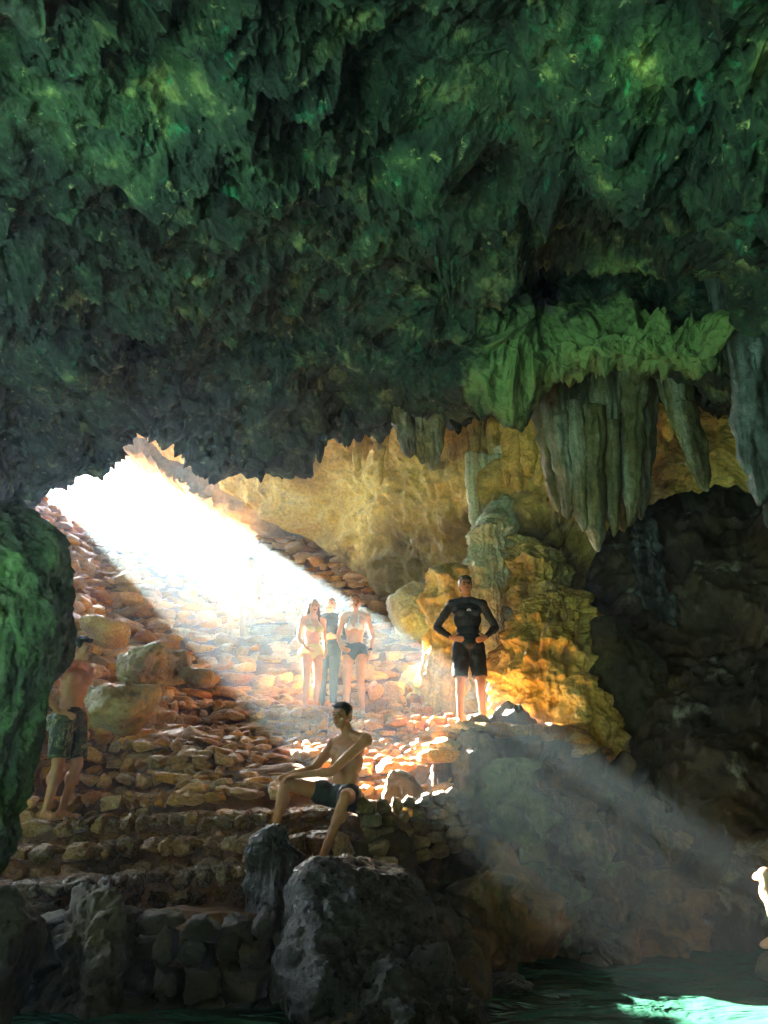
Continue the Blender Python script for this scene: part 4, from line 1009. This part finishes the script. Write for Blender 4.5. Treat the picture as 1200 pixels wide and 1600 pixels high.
# the seated man
def seated():
    pc = P(538, 1238, 7.25); loc = (pc[0], pc[1], pc[2] - .11)
    yaw = -.75
    pel = V3(0, 0, .10); sh = [rotz((-.185, 0, 0), yaw) + V3(.02, -.02, .515), rotz((.185, 0, 0), yaw) + V3(.05, -.02, .535)]
    hp = [rotz((-.09, -.02, 0), yaw) + V3(0, 0, .08), rotz((.09, -.02, 0), yaw) + V3(0, 0, .08)]
    J = dict(pel=pel, chest=V3(.02, .0, .37), neck=V3(.03, -.02, .575), head=V3(-.03, -.06, .745), sh=sh, hip=hp,
             kn=[V3(-.50, -.12, .185), V3(.03, -.44, .07)], an=[V3(-.575, -.18, -.235), V3(-.135, -.46, -.36)],
             el=[V3(-.26, -.10, .30), V3(-.10, -.26, .27)], wr=[V3(-.44, -.12, .26), V3(-.375, -.22, .245)])
    root, T, Rn, JJ = person(loc, 'shirtless man in dark trunks sitting on the step rim with one hand on his knee', J, M['skin'], head_yaw=-.55, head_pitch=.05,
           hands=[((-.44, -.12, .26), (-1, -.1, -.15), (0, 0, -1), -1, .6), ((-.375, -.22, .245), (-1, .25, -.1), (0, .1, -1), -1, .7)],
           clothes=[('trunks', M['grey'], 'swim_trunks')], feet_dir=((-.9, -.5), (-.75, -.65)), bulk=1.05)
seated()
# a flat stone to sit on, and one under each foot
def prop_stone(px, py, Y, size, label, seed, dz=0):
    a = P(px, py, Y); boulder('boulder', (a[0], a[1], a[2] + dz), size, M['stone'], label, seed=seed, rough=.04, rs=4, sub=5, flat_top=.62)
pc = P(538, 1238, 7.25)
boulder('boulder', (pc[0] + .12, pc[1] + .20, pc[2] - .36), (.27, .22, .26), M['ground'], 'flat topped stone that the shirtless man in trunks sits on', seed=61, rough=.06, rs=3, sub=5, flat_top=.68)

# the boy beside the pillar
loc = stand_at(112, 7.1)
J = pose(k=.89, yaw=1.15, el=[(-.30, .08, 1.16), (.25, .16, 1.13)], wr=[(-.17, -.02, .98), (.20, -.02, .95)], kn=[(-.10, -.03, .49), (.10, -.07, .50)], an=[(-.11, .03, .085), (.11, .06, .085)], head=(0, -.05, 1.61))
person(loc, 'bare chested boy in dark patterned shorts standing beside the big green pillar', J, M['skin'], head_yaw=1.25, head_pitch=.12, k=.95,
       hands=[(rotz(V3(-.17, -.02, .98) * .89, 1.15), rotz((.5, -.7, -.3), 1.15), rotz((.7, .5, 0), 1.15), 1, .4), (rotz(V3(.20, -.02, .95) * .89, 1.15), rotz((-.1, -.3, -1), 1.15), (-1, 0, 0), -1, .5)],
       clothes=[('shorts', M['camo'], 'shorts')], feet_dir=((.9, -.4), (.9, -.2)), bulk=.9)

# three bathers in the sunbeam
G = 'three bathers in the sunbeam'
loc = stand_at(485, 10.35)
J = pose(k=.84, yaw=.5, el=[(-.22, .03, 1.12), (.22, .02, 1.12)], wr=[(-.16, -.14, .95), (.18, -.13, .92)], kn=[(-.08, -.02, .49), (.09, -.05, .49)], an=[(-.07, .03, .085), (.09, .02, .085)])
person(loc, 'small girl with long loose hair and pale yellow swimwear in the sunbeam', J, M['skin2'], head_yaw=.3, k=.9, group=G, female=True, hair='long', hairm=M['wethair'], bulk=.85,
       hands=[(rotz(V3(-.16, -.14, .95) * .84, .5), rotz((.5, -.5, -.5), .5), (1, 0, 0), 1, .5), (rotz(V3(.18, -.13, .92) * .84, .5), rotz((-.3, -.4, -.8), .5), (-1, 0, 0), -1, .5)],
       clothes=[('bikini', M['yellow'], 'bikini_top'), ('briefs', M['yellow'], 'bikini_bottom')])
loc = stand_at(512, 10.75)
J = pose(k=.90, yaw=.1, el=[(-.26, .02, 1.13), (.26, .02, 1.13)], wr=[(-.06, -.17, 1.10), (.08, -.19, 1.09)], kn=[(-.09, -.02, .49), (.08, -.02, .49)], an=[(-.09, .03, .085), (.08, .02, .085)])
person(loc, 'bather in full navy swim shirt and leggings with forearms folded at the waist', J, M['skin2'], head_yaw=.1, k=.95, group=G, female=True, hair='tied', hairm=M['wethair'], bulk=.92,
       hands=[(rotz(V3(-.06, -.17, 1.10) * .9, .1), (1, -.15, .0), (0, .9, -.1), 1, .5), (rotz(V3(.08, -.19, 1.09) * .9, .1), (-1, -.05, .05), (0, .9, -.1), -1, .5)],
       clothes=[('shirt', M['navy'], 'swim_shirt'), ('leggings', M['navy'], 'leggings')])
loc = stand_at(553, 10.35)
J = pose(k=.92, yaw=-.15, el=[(-.26, .08, 1.14), (.25, .06, 1.14)], wr=[(-.19, -.06, .97), (.235, -.05, .90)], kn=[(-.10, -.02, .49), (.10, -.04, .49)], an=[(-.12, .03, .085), (.12, .02, .085)])
r, T, Rn, JJ = person(loc, 'bather with white bikini top, navy briefs and a dark wristband, tallest in the sunbeam', J, M['skin2'], head_yaw=.2, k=.95, group=G, female=True, hair='tied', hairm=M['wethair'], bulk=.95,
       hands=[(rotz(V3(-.19, -.06, .97) * .92, -.15), (.6, -.5, -.4), (.6, .7, 0), 1, .4), (rotz(V3(.235, -.05, .90) * .92, -.15), (-.1, -.2, -1), (-1, 0, 0), -1, .5)],
       clothes=[('bikini', M['white'], 'bikini_top'), ('briefs', M['navy'], 'bikini_bottom')])
b = Body(); w_ = JJ['wr'][1]; e_ = JJ['el'][1]; b.cap(w_ + (e_ - w_) * .04, w_ + (e_ - w_) * .14, .030, .031, 1, (True, True)); b.build('wristband', M['navy'], r, .004, 1)
# someone farther up the steps, nearly lost in the glare
loc = stand_at(377, 12.7)
J = pose(k=.80, yaw=.4, el=[(-.24, .03, 1.13), (.24, .0, 1.13)], wr=[(-.23, -.06, .90), (.22, -.10, .90)], kn=[(-.09, -.06, .49), (.09, .0, .49)], an=[(-.09, -.05, .085), (.09, .08, .085)])
person(loc, 'distant person coming down the upper steps, almost lost in the glare', J, M['skin'], head_yaw=.3, hairm=M['wethair'], clothes=[('shirt', M['white'], 'shirt'), ('trunks', M['white'], 'shorts')], face=False,
       hands=[(rotz(V3(-.23, -.06, .90) * .80, .4), (0, -.1, -1), (1, 0, 0), 1, .4), (rotz(V3(.22, -.10, .90) * .80, .4), (0, -.1, -1), (-1, 0, 0), -1, .4)])

# the bather at the frame edge: a lit knee and a foot show
def edge_bather():
    kn = np.array(P(1196, 1368, 6.1)); ft = np.array(P(1203, 1474, 5.95))
    loc = (kn[0] + .42, kn[1] + .25, kn[2] - .32); o = np.array(loc)
    L = lambda p: np.array(p, float) - o
    J = dict(pel=V3(.05, .05, .10), chest=V3(.10, .08, .38), neck=V3(.10, .05, .60), head=V3(.08, .02, .76), sh=[V3(-.07, .0, .54), V3(.27, .10, .54)], hip=[V3(-.03, .0, .08), V3(.13, .05, .08)],
             kn=[L(kn), V3(-.22, -.30, .10)], an=[L((ft[0] + .06, ft[1], ft[2] + .05)), V3(-.20, -.42, -.30)], el=[V3(-.16, -.10, .30), V3(.34, .18, .28)], wr=[V3(-.34, -.16, .34), V3(.36, .22, .04)])
    person(loc, 'bather seated at the frame edge, only a sunlit knee and foot showing', J, M['skin2'], head_yaw=-.8, hair='short', clothes=[('trunks', M['navy'], 'swim_trunks')], feet_dir=((-1, -.3), (-1, -.4)),
           hands=[(V3(-.34, -.16, .34), (-.9, -.3, -.1), (0, 0, -1), -1, .6), (V3(.36, .22, .04), (.3, -.4, -.2), (0, 0, -1), 1, .3)])
    boulder('boulder', (loc[0] + .12, loc[1] + .12, loc[2] - .32), (.45, .40, .36), M['cliff'], 'squarish rock at the frame edge that a bather sits on', seed=63, rough=.08, rs=2.5, sub=5, flat_top=.72)
    boulder('boulder', (ft[0] + .15, ft[1] + .08, ft[2] - .16), (.24, .26, .14), M['mudrock'], 'low rock at the waterline under the bather at the frame edge', seed=64, rough=.06, rs=3, sub=5, flat_top=.7)
edge_bather()

# ------------------------------------------------------------------ water
def build_water():
    m, n, l, b = new_mat('green_cave_water')
    tc = n.new('ShaderNodeNewGeometry').outputs['Position']
    mp_ = n.new('ShaderNodeMapping'); mp_.inputs['Scale'].default_value = (1, 2.2, 1); l.new(tc, mp_.inputs['Vector'])
    a = noise_node(n, l, mp_.outputs[0], 1.6, 4, .55, .5)
    bp = n.new('ShaderNodeBump'); bp.inputs['Strength'].default_value = 1.0; bp.inputs['Distance'].default_value = .16
    l.new(a.outputs['Fac'], bp.inputs['Height']); l.new(bp.outputs[0], b.inputs['Normal'])
    t = noise_node(n, l, tc, .5, 3, .5)
    deep = ramp(n, l, t.outputs['Fac'], [(.3, (.012, .055, .038)), (.7, (.028, .10, .07))]).outputs[0]
    gr = n.new('ShaderNodeMapping'); gr.inputs['Location'].default_value = (5.8 / 7, 1.5 / 6, 0); gr.inputs['Scale'].default_value = (1 / 7, 1 / 6, 0); l.new(tc, gr.inputs['Vector'])
    ln = n.new('ShaderNodeVectorMath'); ln.operation = 'LENGTH'; l.new(gr.outputs[0], ln.inputs[0])
    bounce_patch = ramp(n, l, ln.outputs['Value'], [(.55, (1, 1, 1)), (1.0, (0, 0, 0))]).outputs[0]       # added pale patch beside the viewer, bouncing sun up to the ceiling
    l.new(mixc(n, l, bounce_patch, deep, (.21, .45, .35)), b.inputs['Base Color'])
    b.inputs['Roughness'].default_value = .2; b.inputs['IOR'].default_value = 1.33
    xs = np.concatenate([np.linspace(-24, -3, 40), np.linspace(-2.9, 7, 330), np.linspace(7.5, 24, 30)]); ys = np.concatenate([np.linspace(-24, 2, 60), np.linspace(2.1, 10, 300)])
    X, Y = np.meshgrid(xs, ys); p = np.stack([X, Y, 0 * X], -1).reshape(-1, 3)
    q = p.copy(); q[:, 1] *= 2.0
    p[:, 2] = .030 * fbm(warp(q * 1.1, .8, .3), 3) + .012 * fbm(q * 3.5, 2)
    struct(mesh_obj('water', p, grid_faces(len(ys), len(xs)), m))
build_water()

# ------------------------------------------------------------------ damp dusty air
def build_haze():
    bm = bmesh.new(); bmesh.ops.create_cube(bm, size=1)
    me = bpy.data.meshes.new('haze'); bm.to_mesh(me); bm.free()
    o = bpy.data.objects.new('haze', me); C.objects.link(o)
    o.scale = (50, 54, 19.5); o.location = (0, 1.5, 7.5)
    m = bpy.data.materials.new('damp_air'); m.use_nodes = True; n = m.node_tree.nodes; l = m.node_tree.links
    n.remove(n['Principled BSDF'])
    v = n.new('ShaderNodeVolumePrincipled'); v.inputs['Color'].default_value = (.60, .83, 1, 1)
    v.inputs['Density'].default_value = HAZE_DENSITY; v.inputs['Anisotropy'].default_value = HAZE_G
    l.new(v.outputs[0], n['Material Output'].inputs['Volume'])
    me.materials.append(m); o['kind'] = 'stuff'
build_haze()
